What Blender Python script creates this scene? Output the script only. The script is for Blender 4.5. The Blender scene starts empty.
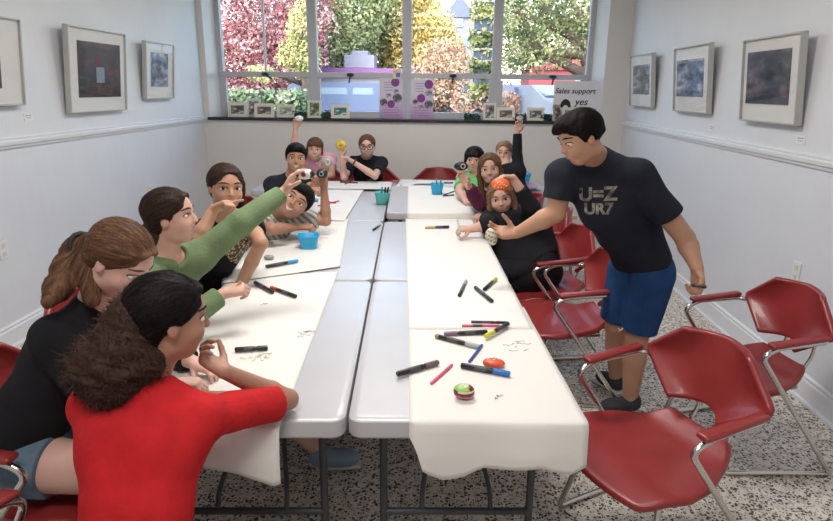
import bpy, bmesh, math, random
import numpy as np
from mathutils import Vector, Matrix
from mathutils.bvhtree import BVHTree
random.seed(7); RNG = np.random.default_rng(11)
SC = bpy.context.scene; COL = SC.collection
R = math.radians
def V(*a): return Vector(a)

# ------------------------------------------------------------------ materials
MATS = {}
def mat(name, col, rough=.6, metal=0., nscale=0, namt=.0, bump=0., bscale=60, spec=.5, sheen=0., coat=0., stretch=None):
    if name in MATS: return MATS[name]
    m = bpy.data.materials.new(name); m.use_nodes = True; nt = m.node_tree
    b = nt.nodes['Principled BSDF']; MATS[name] = m
    b.inputs['Base Color'].default_value = (*col, 1); b.inputs['Roughness'].default_value = rough
    b.inputs['Metallic'].default_value = metal; b.inputs['Specular IOR Level'].default_value = spec
    b.inputs['Sheen Weight'].default_value = sheen; b.inputs['Coat Weight'].default_value = coat
    tc = nt.nodes.new('ShaderNodeTexCoord'); src = tc.outputs['Object']
    if stretch:
        mp = nt.nodes.new('ShaderNodeMapping'); mp.inputs['Scale'].default_value = stretch
        nt.links.new(src, mp.inputs['Vector']); src = mp.outputs['Vector']
    if nscale:
        n = nt.nodes.new('ShaderNodeTexNoise'); n.inputs['Scale'].default_value = nscale; n.inputs['Detail'].default_value = 4
        nt.links.new(src, n.inputs['Vector'])
        r = nt.nodes.new('ShaderNodeValToRGB'); r.color_ramp.elements[0].position = .3; r.color_ramp.elements[1].position = .7
        r.color_ramp.elements[0].color = (*[c*(1-namt) for c in col], 1); r.color_ramp.elements[1].color = (*[min(1, c*(1+namt)) for c in col], 1)
        nt.links.new(n.outputs['Fac'], r.inputs['Fac']); nt.links.new(r.outputs['Color'], b.inputs['Base Color'])
    if bump:
        n2 = nt.nodes.new('ShaderNodeTexNoise'); n2.inputs['Scale'].default_value = bscale; n2.inputs['Detail'].default_value = 3
        nt.links.new(src, n2.inputs['Vector'])
        bp = nt.nodes.new('ShaderNodeBump'); bp.inputs['Strength'].default_value = bump; bp.inputs['Distance'].default_value = .01
        nt.links.new(n2.outputs['Fac'], bp.inputs['Height']); nt.links.new(bp.outputs['Normal'], b.inputs['Normal'])
    return m
def skin(name, col):
    m = mat(name, col, .5, nscale=9, namt=.07, bump=.05, bscale=180)
    b = m.node_tree.nodes['Principled BSDF']; b.inputs['Subsurface Weight'].default_value = .0
    return m
def hairmat(name, col):
    m = mat(name, col, .55, bump=.3, bscale=120, spec=.12); nt = m.node_tree; b = nt.nodes['Principled BSDF']; g = nt.nodes.new('ShaderNodeNewGeometry'); r = nt.nodes.new('ShaderNodeValToRGB')
    r.color_ramp.elements[0].color = (*[c*.55 for c in col], 1); r.color_ramp.elements[1].color = (*[c*1.7 for c in col], 1); nt.links.new(g.outputs['Random Per Island'], r.inputs[0]); nt.links.new(r.outputs[0], b.inputs['Base Color']); return m
def clothmat(name, col, a=.12): return mat(name, col, .9, nscale=14, namt=a, bump=.25, bscale=90, sheen=.0, spec=.2)

# ------------------------------------------------------------------ mesh helpers
def link(o, parent=None):
    COL.objects.link(o)
    if parent: o.parent = parent
    return o
def meshobj(name, verts, faces, mats, parent=None, smooth=True, mi=None, mod=None):
    me = bpy.data.meshes.new(name); me.from_pydata([tuple(v) for v in verts], [], [tuple(f) for f in faces])
    if not isinstance(mats, (list, tuple)): mats = [mats]
    for m in mats: me.materials.append(m)
    if mi is not None: me.polygons.foreach_set('material_index', list(mi))
    me.polygons.foreach_set('use_smooth', [smooth]*len(me.polygons)); me.update()
    return link(bpy.data.objects.new(name, me), parent)
def empty(name, loc=(0, 0, 0), rz=0, parent=None):
    o = bpy.data.objects.new(name, None); o.location = loc; o.rotation_euler = (0, 0, rz); o.empty_display_size = .1
    return link(o, parent)
def tag(o, label=None, cat=None, group=None, kind=None):
    if label: o['label'] = label
    if cat: o['category'] = cat
    if group: o['group'] = group
    if kind: o['kind'] = kind
    return o
class MB:
    def __init__(s): s.v = []; s.f = []; s.m = []; s.sm = []
    def raw(s, vs, fs, mi=0, M=None):
        o = len(s.v)
        for p in vs: s.v.append(M @ Vector(p) if M else Vector(p))
        for f in fs: s.f.append(tuple(i+o for i in f)); s.m.append(mi)
        return s
    def box(s, c, d, mi=0, M=None, bev=0):
        bm = bmesh.new(); bmesh.ops.create_cube(bm, size=1)
        for v in bm.verts: v.co = Vector((v.co.x*d[0], v.co.y*d[1], v.co.z*d[2]))
        if bev: bmesh.ops.bevel(bm, geom=list(bm.edges), offset=bev, segments=2, affect='EDGES', profile=.6)
        for v in bm.verts: v.co += Vector(c)
        bm.verts.index_update()
        s.raw([v.co.copy() for v in bm.verts], [[v.index for v in f.verts] for f in bm.faces], mi, M); bm.free(); return s
    def tube(s, path, r, n=10, mi=0, fil=0, M=None, closed=False, cap=True):
        P = fillet([Vector(p) for p in path], fil) if fil else [Vector(p) for p in path]
        rs = r if isinstance(r, (list, tuple)) else [r]*len(P)
        if len(rs) != len(P): rs = list(np.interp(np.linspace(0, 1, len(P)), np.linspace(0, 1, len(rs)), rs))
        T = []
        for i in range(len(P)):
            a = P[max(i-1, 0)]; b = P[min(i+1, len(P)-1)]; T.append((b-a).normalized())
        u = T[0].orthogonal().normalized(); vs = []; fs = []
        for i, p in enumerate(P):
            u = (u - T[i]*u.dot(T[i])).normalized(); w = T[i].cross(u)
            for k in range(n):
                t = 2*math.pi*k/n; vs.append(p+(u*math.cos(t)+w*math.sin(t))*rs[i])
        for i in range(len(P)-1):
            for k in range(n): fs.append((i*n+k, i*n+(k+1) % n, (i+1)*n+(k+1) % n, (i+1)*n+k))
        if cap: fs.append(tuple(range(n))[::-1]); fs.append(tuple((len(P)-1)*n+k for k in range(n)))
        return s.raw(vs, fs, mi, M)
    def lathe(s, prof, n=24, mi=0, M=None):
        vs = []; fs = []
        for r, z in prof:
            for k in range(n): t = 2*math.pi*k/n; vs.append((r*math.cos(t), r*math.sin(t), z))
        for i in range(len(prof)-1):
            for k in range(n): fs.append((i*n+k, i*n+(k+1) % n, (i+1)*n+(k+1) % n, (i+1)*n+k))
        fs.append(tuple(range(n))[::-1]); fs.append(tuple((len(prof)-1)*n+k for k in range(n)))
        return s.raw(vs, fs, mi, M)
    def ell(s, c, r, n=16, mi=0, M=None, A=None):
        vs = []; fs = []; m = n//2
        for i in range(1, m):
            ph = math.pi*i/m
            for k in range(n): t = 2*math.pi*k/n; vs.append((math.sin(ph)*math.cos(t)*r[0], math.sin(ph)*math.sin(t)*r[1], math.cos(ph)*r[2]))
        vs.append((0, 0, r[2])); vs.append((0, 0, -r[2])); a = len(vs)-2; b = len(vs)-1
        for i in range(m-2):
            for k in range(n): fs.append((i*n+k, (i+1)*n+k, (i+1)*n+(k+1) % n, i*n+(k+1) % n))
        for k in range(n): fs.append((a, k, (k+1) % n)); fs.append((b, (m-2)*n+(k+1) % n, (m-2)*n+k))
        vs = [(A @ Vector(v) if A else Vector(v))+Vector(c) for v in vs]
        return s.raw(vs, fs, mi, M)
    def build(s, name, mats, parent=None, smooth=False, auto=None):
        o = meshobj(name, s.v, s.f, mats, parent, smooth, s.m)
        if auto:
            o.data.polygons.foreach_set('use_smooth', [True]*len(o.data.polygons))
            try: o.data.set_sharp_from_angle(angle=R(auto))
            except Exception: pass
        return o
def fillet(P, r, seg=6):
    out = [P[0]]
    for i in range(1, len(P)-1):
        a, b, c = P[i-1], P[i], P[i+1]; d1 = (a-b); d2 = (c-b); l = min(r, d1.length*.45, d2.length*.45)
        p0 = b+d1.normalized()*l; p2 = b+d2.normalized()*l
        for k in range(seg+1):
            t = k/seg; out.append(p0*(1-t)**2+b*2*t*(1-t)+p2*t*t)
    out.append(P[-1]); return out
def copy_tree(o, parent=None):
    c = o.copy(); COL.objects.link(c)
    if parent: c.parent = parent
    for ch in o.children: copy_tree(ch, c)
    return c

# ------------------------------------------------------------------ implicit surfaces for bodies, hair and clothes
def cone(a, b, ra, rb=None, k=.012, clip=None, sub=False):
    return dict(t='c', a=np.array(a, float), b=np.array(b, float), ra=ra, rb=ra if rb is None else rb, k=k, clip=clip, sub=sub)
def elp(c, r, A=None, k=.012, clip=None, sub=False):       # A: 3x3 rows = local axes
    return dict(t='e', c=np.array(c, float), r=np.array(r, float), A=np.eye(3) if A is None else np.array(A, float), k=k, clip=clip, sub=sub)
def pbounds(p):
    if p['t'] == 'c':
        m = max(p['ra'], p['rb']); return np.minimum(p['a'], p['b'])-m, np.maximum(p['a'], p['b'])+m
    e = np.sqrt(((p['A'].T*p['r'])**2).sum(1)); return p['c']-e, p['c']+e
def pdist(p, X, Y, Z):
    if p['t'] == 'c':
        a, b = p['a'], p['b']; ab = b-a; L = max(ab@ab, 1e-9)
        t = np.clip(((X-a[0])*ab[0]+(Y-a[1])*ab[1]+(Z-a[2])*ab[2])/L, 0, 1)
        d = np.sqrt((X-a[0]-t*ab[0])**2+(Y-a[1]-t*ab[1])**2+(Z-a[2]-t*ab[2])**2)-(p['ra']+(p['rb']-p['ra'])*t)
    else:
        q = [((X-p['c'][0])*p['A'][i, 0]+(Y-p['c'][1])*p['A'][i, 1]+(Z-p['c'][2])*p['A'][i, 2])/p['r'][i] for i in range(3)]
        k0 = np.sqrt(q[0]**2+q[1]**2+q[2]**2); k1 = np.sqrt((q[0]/p['r'][0])**2+(q[1]/p['r'][1])**2+(q[2]/p['r'][2])**2)+1e-6
        d = k0*(k0-1)/k1
    if p['clip']:
        for pt, n in p['clip']:
            n = np.array(n, float); n /= np.linalg.norm(n); d = np.maximum(d, (X-pt[0])*n[0]+(Y-pt[1])*n[1]+(Z-pt[2])*n[2])
    return d
def solid(prims, h):
    bs = [pbounds(p) for p in prims if not p['sub']]
    lo = np.min([b[0] for b in bs], 0)-3*h; hi = np.max([b[1] for b in bs], 0)+3*h
    n = np.ceil((hi-lo)/h).astype(int)+1; ax = [(lo[i]+h*np.arange(n[i])).astype(np.float32) for i in range(3)]
    v = np.full(n, .06, np.float32)
    for p in prims:
        b0, b1 = pbounds(p); mg = p['k']+2.5*h
        i0 = np.maximum(np.floor((b0-mg-lo)/h).astype(int), 0); i1 = np.minimum(np.ceil((b1+mg-lo)/h).astype(int)+1, n)
        if (i1 <= i0).any(): continue
        sl = tuple(slice(i0[i], i1[i]) for i in range(3))
        d = pdist(p, ax[0][sl[0]][:, None, None], ax[1][sl[1]][None, :, None], ax[2][sl[2]][None, None, :]).astype(np.float32)
        w = v[sl]; k = p['k']
        if p['sub']:
            e = -d; g = np.maximum(k-np.abs(w-e), 0); v[sl] = np.maximum(w, e)+g*g/(4*k)
        else:
            g = np.maximum(k-np.abs(w-d), 0); v[sl] = np.minimum(w, d)-g*g/(4*k)
    return surfnet(v, lo, h)
def surfnet(v, lo, h):
    s = v < 0; c = [(i, j, k) for i in (0, 1) for j in (0, 1) for k in (0, 1)]; n = np.array(v.shape)-1
    def sh(a, o): return a[o[0]:o[0]+n[0], o[1]:o[1]+n[1], o[2]:o[2]+n[2]]
    cnt = np.zeros(n, np.int8)
    for o in c: cnt += sh(s, o)
    I = np.array(np.nonzero((cnt > 0) & (cnt < 8))).T
    idx = np.full(n, -1, np.int32); idx[I[:, 0], I[:, 1], I[:, 2]] = np.arange(len(I))
    cv = {o: v[I[:, 0]+o[0], I[:, 1]+o[1], I[:, 2]+o[2]] for o in c}
    P = np.zeros((len(I), 3)); C = np.zeros(len(I))
    for a in c:
        for d in range(3):
            if a[d]: continue
            b = list(a); b[d] = 1; b = tuple(b); m = (cv[a] < 0) != (cv[b] < 0)
            t = np.where(m, cv[a]/np.where(m, cv[a]-cv[b], 1), 0)
            q = np.tile(np.array(a, float), (len(I), 1)); q[:, d] = t; P[m] += q[m]; C += m
    P = (P/C[:, None]+I)*h+lo; F = []
    for d in range(3):
        e1, e2 = [(1, 2), (2, 0), (0, 1)][d]
        A = [slice(None)]*3; B = [slice(None)]*3; A[d] = slice(0, -1); B[d] = slice(1, None)
        x = s[tuple(A)] != s[tuple(B)]; E = np.array(np.nonzero(x)).T
        E = E[(E[:, e1] > 0) & (E[:, e2] > 0) & (E[:, e1] < n[e1]) & (E[:, e2] < n[e2])]
        ins = s[E[:, 0], E[:, 1], E[:, 2]]; o1 = np.zeros(3, int); o1[e1] = 1; o2 = np.zeros(3, int); o2[e2] = 1
        def g(M): return idx[M[:, 0], M[:, 1], M[:, 2]]
        Q = np.stack([g(E-o1-o2), g(E-o2), g(E), g(E-o1)], 1); Q[~ins] = Q[~ins][:, ::-1]; F.append(Q)
    return P, np.concatenate(F)
def vnorm(P, F):
    a = P[F[:, 2]]-P[F[:, 0]]; b = P[F[:, 3]]-P[F[:, 1]]; n = np.cross(a, b); N = np.zeros_like(P)
    for i in range(4): np.add.at(N, F[:, i], n)
    return N/(np.linalg.norm(N, axis=1, keepdims=True)+1e-9)
def waves(P, fr, seed, st=(1, 1, 1)):
    g = np.random.default_rng(seed); Q = P*np.array(st); o = np.zeros(len(P))
    for i in range(5):
        a = g.normal(size=3)*fr*(1+.5*i); b = g.normal(size=3)*fr*.6; o += np.sin(Q@a+g.uniform(0, 6)+1.6*np.sin(Q@b+g.uniform(0, 6)))/(1+.5*i)
    return o/2.5
def npmesh(name, P, F, mats, parent=None, mi=None):
    me = bpy.data.meshes.new(name); me.vertices.add(len(P)); me.vertices.foreach_set('co', P.astype(np.float32).ravel())
    me.loops.add(F.size); me.loops.foreach_set('vertex_index', F.astype(np.int32).ravel())
    me.polygons.add(len(F)); me.polygons.foreach_set('loop_start', np.arange(0, F.size, 4, dtype=np.int32)); me.polygons.foreach_set('loop_total', np.full(len(F), 4, np.int32))
    if not isinstance(mats, (list, tuple)): mats = [mats]
    for m in mats: me.materials.append(m)
    if mi is not None: me.polygons.foreach_set('material_index', mi.astype(np.int32))
    me.polygons.foreach_set('use_smooth', np.ones(len(F), bool)); me.update(calc_edges=True); me.validate()
    return link(bpy.data.objects.new(name, me), parent)
def implicit(name, prims, h, mats, parent=None, fold=0, fr=18, st=(1, 1, 1), seed=1, mi=None):
    P, F = solid(prims, h)
    if fold:
        N = vnorm(P, F); P = P+N*(waves(P, fr, seed, st)*fold)[:, None]
    o = npmesh(name, P, F, mats, parent, mi(P[F].mean(1)) if mi else None); o['_'] = 0; del o['_']
    return o, P, F
# ------------------------------------------------------------------ people
def nv(a): a = np.array(a, float); return a/np.linalg.norm(a)
def lerp(a, b, t): return np.array(a, float)*(1-t)+np.array(b, float)*t
def rot(v, ax, ang):
    ax = nv(ax); v = np.array(v, float); return v*math.cos(ang)+np.cross(ax, v)*math.sin(ang)+ax*(ax@v)*(1-math.cos(ang))
def hand(w, d, n, side, s=.88, curl=(.5, .55, .6, .65), spread=.12, thumb=(.5, .3), first=None):
    """w wrist, d finger direction, n palm normal; returns primitives and a grip point in front of the palm"""
    w = np.array(w, float); d = nv(d); n = np.array(n, float); n = nv(n-d*(n@d)); a = np.cross(d, n)*(1 if side == 'R' else -1); out = []
    kn = [(.026, .082), (.009, .086), (-.009, .082), (-.025, .073)]; ln = [.068, .076, .070, .054]
    for i, (la, ld) in enumerate(kn):
        k = w+(a*la+d*ld-n*.002)*s
        out.append(cone(w+(a*la*.55+d*.012)*s, k, .0145*s, .0115*s, k=.012))
        c = curl[i]; sp = spread*(1.5-i); dd = nv(d+a*sp); ax = np.cross(dd, n); p = k; ang = 0
        for j, (fr, m) in enumerate(((.46, .95), (.30, 1.2), (.24, .7))):
            ang += c*m*1.1; q = p+rot(dd, ax, ang)*ln[i]*fr*s; r0 = (.0093-.0008*j)*s
            out.append(cone(p, q, r0, r0-.0008*s, k=.003 if j else .005)); p = q
    b = w+(d*.022+a*.018+n*.006)*s; td = nv(a*.80+d*.62+n*thumb[0]); p = b+td*.038*s
    out.append(cone(b, p, .0155*s, .0115*s, k=.008))
    t2 = nv(td+d*thumb[1]+n*thumb[1]*.6-a*thumb[1]*.5); q = p+t2*.031*s; out.append(cone(p, q, .0105*s, .0095*s, k=.005))
    t3 = nv(t2+n*thumb[1]*.5-a*thumb[1]*.5+d*.2); out.append(cone(q, q+t3*.024*s, .0095*s, .008*s, k=.004))
    out.append(elp(w+(d*.05-n*.001)*s, (.040*s, .036*s, .0155*s), [d, a, n], k=.012))
    return out, w+(d*.075+n*.035)*s
class Head:
    def __init__(s, c, f, u, h): s.c = np.array(c, float); s.f = nv(f); u = np.array(u, float); s.u = nv(u-s.f*(u@s.f)); s.r = np.cross(s.f, s.u); s.h = h; s.A = np.array([s.f, s.u, s.r])
    def L(s, f, u, r=0): return s.c+(s.f*f+s.u*u+s.r*r)*s.h
    def D(s, f, u, r=0): return s.f*f+s.u*u+s.r*r
    def E(s, c, r, **k): return elp(s.L(*c), np.array(r)*s.h, s.A, k=k.pop('k', .04)*s.h, **k)
    def K(s, a, b, ra, rb=None, **k): return cone(s.L(*a), s.L(*b), ra*s.h, (ra if rb is None else rb)*s.h, k=k.pop('k', .04)*s.h, **k)
def head_prims(H, smile=0):
    P = [H.E((-.05, .13, 0), (.41, .36, .345), k=.06), H.E((.07, -.12, 0), (.28, .32, .285), k=.10), H.K((.175, -.345, -.03), (.175, -.345, .03), .095, k=.08),
         H.K((.0, -.28, -.17), (.14, -.36, -.06), .075, k=.08), H.K((.0, -.28, .17), (.14, -.36, .06), .075, k=.08),
         H.E((.20, -.12, .15), (.13, .13, .13), k=.06), H.E((.20, -.12, -.15), (.13, .13, .13), k=.06), H.K((.29, .115, -.14), (.29, .115, .14), .055, k=.05)]
    for r in (-.145, .145): P.append(H.E((.385, .02, r), (.06, .045, .085), k=.05, sub=True))
    P += [H.K((.335, .04), (.395, -.09), .026, .04, k=.03), H.E((.38, -.105, 0), (.045, .032, .068), k=.02)]
    P += [H.K((.315, -.225, -.06), (.315, -.225, .06), .026, k=.02), H.K((.305, -.262, -.045), (.305, -.262, .045), .03, k=.02)]
    for r in (-.335, .335): P += [H.E((-.03, -.03, r), (.065, .105, .03), k=.03)]
    return P
def hairy(name, prims, h, m, parent, H, style, n, fold=.002, flow=None, step=.011, ns=7, wd=.0011, seed=4):
    P, F = solid(prims, h); N = vnorm(P, F); P = P+N*(waves(P, 60, 3, (1, 1, .5))*fold)[:, None]; bv = BVHTree.FromPolygons([tuple(p) for p in P], [tuple(f) for f in F]); g = np.random.default_rng(seed)
    crown = H.L(-.12, .55); tie = H.L(-.55, -.05)
    def fl(p):
        q = p-H.c; u = q@H.u; r = q@H.r; f = q@H.f
        if style == 'short': return (p-crown)-H.u*.02+H.D(.25, 0)*.2*H.h
        if style == 'cap': return tie-p
        return H.r*np.sign(r)*max(0, u)*1.2-H.u*.08*(1 if u < .3*H.h else .35)-H.f*.02*(1 if f < 0 else -1)
    fl = flow or fl; vs = []; fs = []
    for i in g.integers(0, len(P), n):
        p = P[i].copy(); nn = N[i]; pts = []; lift = g.uniform(.0004, .0030); jit = g.normal(size=3)*.010
        for k in range(g.integers(4, ns+1)):
            d = fl(p)+jit; d = d/(np.linalg.norm(d)+1e-9); d = d-nn*(d@nn); L = np.linalg.norm(d)
            if L < .15: break
            pts.append((p+nn*lift*(.2+math.sin(min(k/5, 1)*math.pi*.8)), np.cross(d/L, nn))); loc, no, _, _ = bv.find_nearest(Vector(p+d/L*step))
            if loc is None: break
            p = np.array(loc); nn = np.array(no)
        if len(pts) < 3: continue
        b0 = len(vs)
        for k, (q, s) in enumerate(pts): w_ = wd*(1-.75*abs(2*k/(len(pts)-1)-1)**2); vs += [q-s*w_, q+s*w_]
        fs += [(b0+2*k, b0+2*k+1, b0+2*k+3, b0+2*k+2) for k in range(len(pts)-1)]
    if vs: F = np.concatenate([F, np.array(fs)+len(P)]); P = np.concatenate([P, np.array(vs)])
    return npmesh(name, P, F, m, parent)
def place_on(bvh, H, u, r, off=.0, f0=.9):
    o = H.L(f0, u, r); hit = bvh.ray_cast(Vector(o), Vector(-H.f))
    p = np.array(hit[0]) if hit[0] else H.L(.33, u, r)
    return p+H.f*off*H.h
def face_parts(root, H, bvh, brow, smile=0, gaze=(1, 0, 0), lip=(.62, .27, .25), glasses=False):
    for r in (-.145, .145):
        p = place_on(bvh, H, .02, r, -.020); q = Matrix(H.A.T.tolist()); m = MB(); m.ell(p, [.042*H.h, .040*H.h, .070*H.h], 28, 0, A=q)
        ir = p+(H.u*gaze[1]+H.r*gaze[2])*.06*H.h; m.m = [0]*len(m.f)
        for i, f in enumerate(m.f):
            c = np.array(sum((m.v[k] for k in f), Vector())/len(f))-ir
            m.m[i] = 1 if math.hypot(c@H.u, c@H.r) < .036*H.h and c@H.f > 0 else 0
        m.build('eye', [mat('eye_white', (.75, .73, .70), .3), mat('eye_iris', (.035, .02, .012), .15)], root, True)
        lid = MB(); lid.tube([place_on(bvh, H, .022+.041*math.sin(t), r+.078*math.cos(t), .004) for t in np.linspace(.1, math.pi-.1, 9)], .0075*H.h, 6)
        lid.build('eyelash', mat('eyelash', (.03, .02, .015), .6), root, True)
        b = MB(); b.tube([place_on(bvh, H, .125+.022*math.sin(t*math.pi), r+(.5-t)*.19, .0) for t in np.linspace(0, 1, 6)], [.008*H.h, .019*H.h, .008*H.h], 6); b.build('eyebrow', brow, root, True)
    m = MB(); w = .125 if smile else .075; up = .05*smile
    L1 = [place_on(bvh, H, -.225+up*abs(t)**1.5*1.2+(.006 if smile == 0 else -.005), t*w, .004) for t in np.linspace(-1, 1, 9)]
    L2 = [place_on(bvh, H, -.262-(.040*smile)*(1-t*t)+up*abs(t)**1.5*1.9, t*w*.95, .002) for t in np.linspace(-1, 1, 9)]
    m.tube(L1, [.005*H.h, .012*H.h, .005*H.h], 6); m.tube(L2, [.005*H.h, .014*H.h, .005*H.h], 6); m.build('lips', mat('lips_%02d' % int(lip[0]*100), lip, .4), root, True)
    if smile:
        t_ = MB(); A = [Vector(x) for x in L1]; B = [Vector(x) for x in L2]; vs = [a+Vector(H.f)*.006*H.h for a in A]+[b+Vector(H.f)*.004*H.h for b in B]
        t_.raw(vs, [(i, i+1, i+10, i+9) for i in range(8)]); t_.raw([v-Vector(H.f)*.012*H.h for v in vs], [(i, i+1, i+10, i+9) for i in range(8)]); t_.build('teeth' if smile < 2 else 'open_mouth', mat('teeth', (.8, .78, .72), .3) if smile < 2 else mat('mouth_dark', (.10, .02, .02), .5), root, True)
    if glasses:
        gl = MB()
        for r in (-.15, .15): gl.tube([H.L(.40, .02+.10*math.sin(t), r+.125*math.cos(t)) for t in np.linspace(0, 2*math.pi, 17)], .013*H.h, 6)
        gl.tube([H.L(.40, .03, -.03), H.L(.40, .03, .03)], .011*H.h, 6)
        for r in (-1, 1): gl.tube([H.L(.40, .03, r*.275), H.L(.34, .03, r*.33), H.L(-.03, .03, r*.36)], .011*H.h, 6)
        gl.build('eyeglasses', mat('glasses_frame', (.05, .03, .03), .3), root, True)
def hair_prims(H, style):
    cut = [(H.L(.02, -.03), H.D(.60, -.80))]
    P = []
    if style == 'short':
        P = [H.E((-.06, .155, 0), (.435, .375, .362), clip=[(H.L(.02, .0), H.D(.62, -.78))]), H.E((.10, .34, .02), (.30, .155, .28)), H.K((-.38, .0, -.12), (-.38, .0, .12), .07), H.K((.2, .33, -.12), (.335, .30, .10), .075, .06),
             H.E((.03, .12, .30), (.10, .16, .06)), H.E((.03, .12, -.30), (.10, .16, .06))]
    elif style == 'cap':       # pulled back smoothly
        P = [H.E((-.07, .15, 0), (.43, .375, .368), clip=[(H.L(.03, -.05), H.D(.66, -.75))]), H.E((-.22, -.05, 0), (.24, .28, .29)), H.K((-.02, .08, -.32), (.18, .27, -.22), .05), H.K((-.02, .08, .32), (.18, .27, .22), .05), H.K((.27, .33, -.10), (.27, .33, .10), .065), H.E((.42, .20, 0), (.20, .17, .20), k=.03, sub=True)]
    elif style == 'long':      # parted and falling beside the face
        P = [H.E((-.07, .15, 0), (.43, .38, .385), clip=[(H.L(.03, -.05), H.D(.62, -.78))]), H.E((-.22, -.1, 0), (.24, .34, .31))]
        for r in (-1, 1):
            P += [H.K((.27, .36, r*.04), (.17, .22, r*.30), .07, .07), H.K((.17, .22, r*.30), (.07, -.2, r*.36), .07, .085), H.K((.07, -.2, r*.36), (.10, -.75, r*.34), .085, .09), H.K((.10, -.75, r*.34), (.16, -1.15, r*.30), .09, .035),
                  H.K((-.1, -.1, r*.33), (-.1, -.85, r*.32), .11, .07)]
        P += [H.K((-.3, -.2, -.1), (-.28, -.95, -.12), .16, .08), H.K((-.3, -.2, .1), (-.28, -.95, .12), .16, .08), H.E((.42, .20, 0), (.20, .19, .19), k=.03, sub=True)]
    elif style == 'bob':
        P = [H.E((-.07, .15, 0), (.44, .40, .40), clip=[(H.L(.05, -.05), H.D(.55, -.83))]), H.E((-.2, -.1, 0), (.27, .33, .33)), H.K((.30, .22, -.16), (.30, .22, .16), .08)]
        for r in (-1, 1): P += [H.K((.2, .2, r*.27), (.06, -.28, r*.34), .08, .08)]
    return P
def person(name, label, cat, J, sk, hairst, haircol, shirtmat, sleeve, bottom, hh, head, hf, hu, vox=.005, bulk=1., hands={}, smile=0, gaze=(1, 0, 0), fold=.003,
           extra_hair=(), extra_body=(), glasses=False, legs=True, shoe=None, lip=(.55, .25, .22), brow=None, hem=.0, ties=(), group=None, hairfold=.002, neckcut=1., shirt_extra=(), cuffw=0, hipb=None, waistb=None, armb=None, legb=None):
    H = Head(head, hf, hu, hh); b = bulk; hb_ = hipb or b; wb_ = waistb or b; ab_ = armb or b; lb_ = legb or b; J = {k: np.array(v, float) for k, v in J.items()}
    lat = nv(J['shR']-J['shL']); pel = J['pel']; neck = J['neck']; up = nv(neck-pel); fw = nv(np.cross(up, lat))
    chest = lerp(neck, pel, .30)+fw*.005; waist = lerp(neck, pel, .66); latp = nv(J.get('hipR', pel+lat)-J.get('hipL', pel-lat)) if 'hipR' in J else lat
    sw = np.linalg.norm(J['shR']-J['shL'])/2; cw = sw-.085*b
    def torso(t):
        P = []
        for s in (-1, 1):
            c1 = chest+lat*s*max(cw, .03)*.9; w1 = waist+lat*s*.045*wb_; p1 = pel+latp*s*.06*hb_
            P += [cone(c1, w1, .088*b+t, .084*wb_+t, k=.04), cone(w1, p1, .084*wb_+t, .095*hb_+t, k=.04)]
            P += [cone(J['shR' if s > 0 else 'shL'], neck-up*.015, .046*b**.5+t, .046+t, k=.035), cone(J['shR' if s > 0 else 'shL'], c1, .052*b**.5+t, .085*b+t, k=.03)]
        P.append(elp(chest+fw*.01, (.095*b+t, max(cw+.07, .09)+t, .12+t), [fw, lat, up], k=.04)); return P
    B = torso(0)
    B.append(cone(H.L(-.10, -.25), neck-up*.01, .235*hh, .050*b**.5, k=.02))
    if vox < .007 or True: B += head_prims(H)
    for s in 'RL':
        if 'el'+s not in J: continue
        sh, el, wr = J['sh'+s], J['el'+s], J['wr'+s]; q = ab_**.7
        B += [cone(sh, lerp(sh, el, .5), .046*q, .040*q, k=.02), cone(lerp(sh, el, .5), el, .040*q, .033*q, k=.01), cone(el, lerp(el, wr, .3), .033*q, .034*q, k=.012), cone(lerp(el, wr, .3), wr, .034*q, .0225*ab_**.5, k=.012)]
        if s in hands:
            hp, _ = hand(wr, side=s, **hands[s]); B += hp
    if legs:
        for s in 'RL':
            h, k, a, t = J['hip'+s], J['knee'+s], J['ank'+s], J['toe'+s]; q = lb_**.8
            B += [cone(h, k, .078*q, .052*q, k=.02), cone(k, lerp(k, a, .35), .050*q, .052*q, k=.01), cone(lerp(k, a, .35), a, .052*q, .033*q, k=.01), cone(a-[0, 0, .03], t, .032, .024, k=.01)]
    B += list(extra_body)
    body, P, F = implicit(name, B, vox, sk)
    kids = []
    near = np.abs(P-H.c).max(1) < hh*.75; fm = near[F].all(1)
    bvh = BVHTree.FromPolygons([tuple(p) for p in P], [tuple(f) for f in F[fm]]) if fm.any() else None
    hm = haircol; face_parts(body, H, bvh, brow or hm, smile, gaze, lip, glasses)
    hp = hair_prims(H, hairst)+[x for x in extra_hair]
    hairy('hair', hp, min(vox, .005), hm, body, H, hairst, int(min(6000, max(500, 1300*(.0055/vox)**5))), hairfold)
    # shirt
    t = .010; S = torso(t+.002)
    slp = [(pel-up*hem, -up)]
    for p in S: p['clip'] = slp
    for s in 'RL':
        if 'el'+s not in J: continue
        sh, el, wr = J['sh'+s], J['el'+s], J['wr'+s]; q = ab_**.7; sl = sleeve[s] if isinstance(sleeve, dict) else sleeve
        if sl <= 1:
            e = lerp(sh, el, min(sl*1.25, 1)); c = lerp(sh, el, sl); S.append(cone(sh, e, .050*q+.010, .044*q+.014, k=.02, clip=[(c, el-sh)]))
        else:
            c = lerp(el, wr, sl-1); S += [cone(sh, el, .050*q+.010, .037*q+.014, k=.025), cone(el, wr+(wr-el)*.1, .037*q+.014, .030+.008+cuffw, k=.02, clip=[(c, wr-el)])]
    S += list(shirt_extra)
    S.append(elp(neck+up*.035+fw*.02, (.070*neckcut, .064*neckcut, .055), [fw, lat, up], k=.008, sub=True))
    sh_o, sP, sF = implicit('shirt', S, vox, shirtmat, body, fold=fold, fr=13, seed=len(label))
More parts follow.
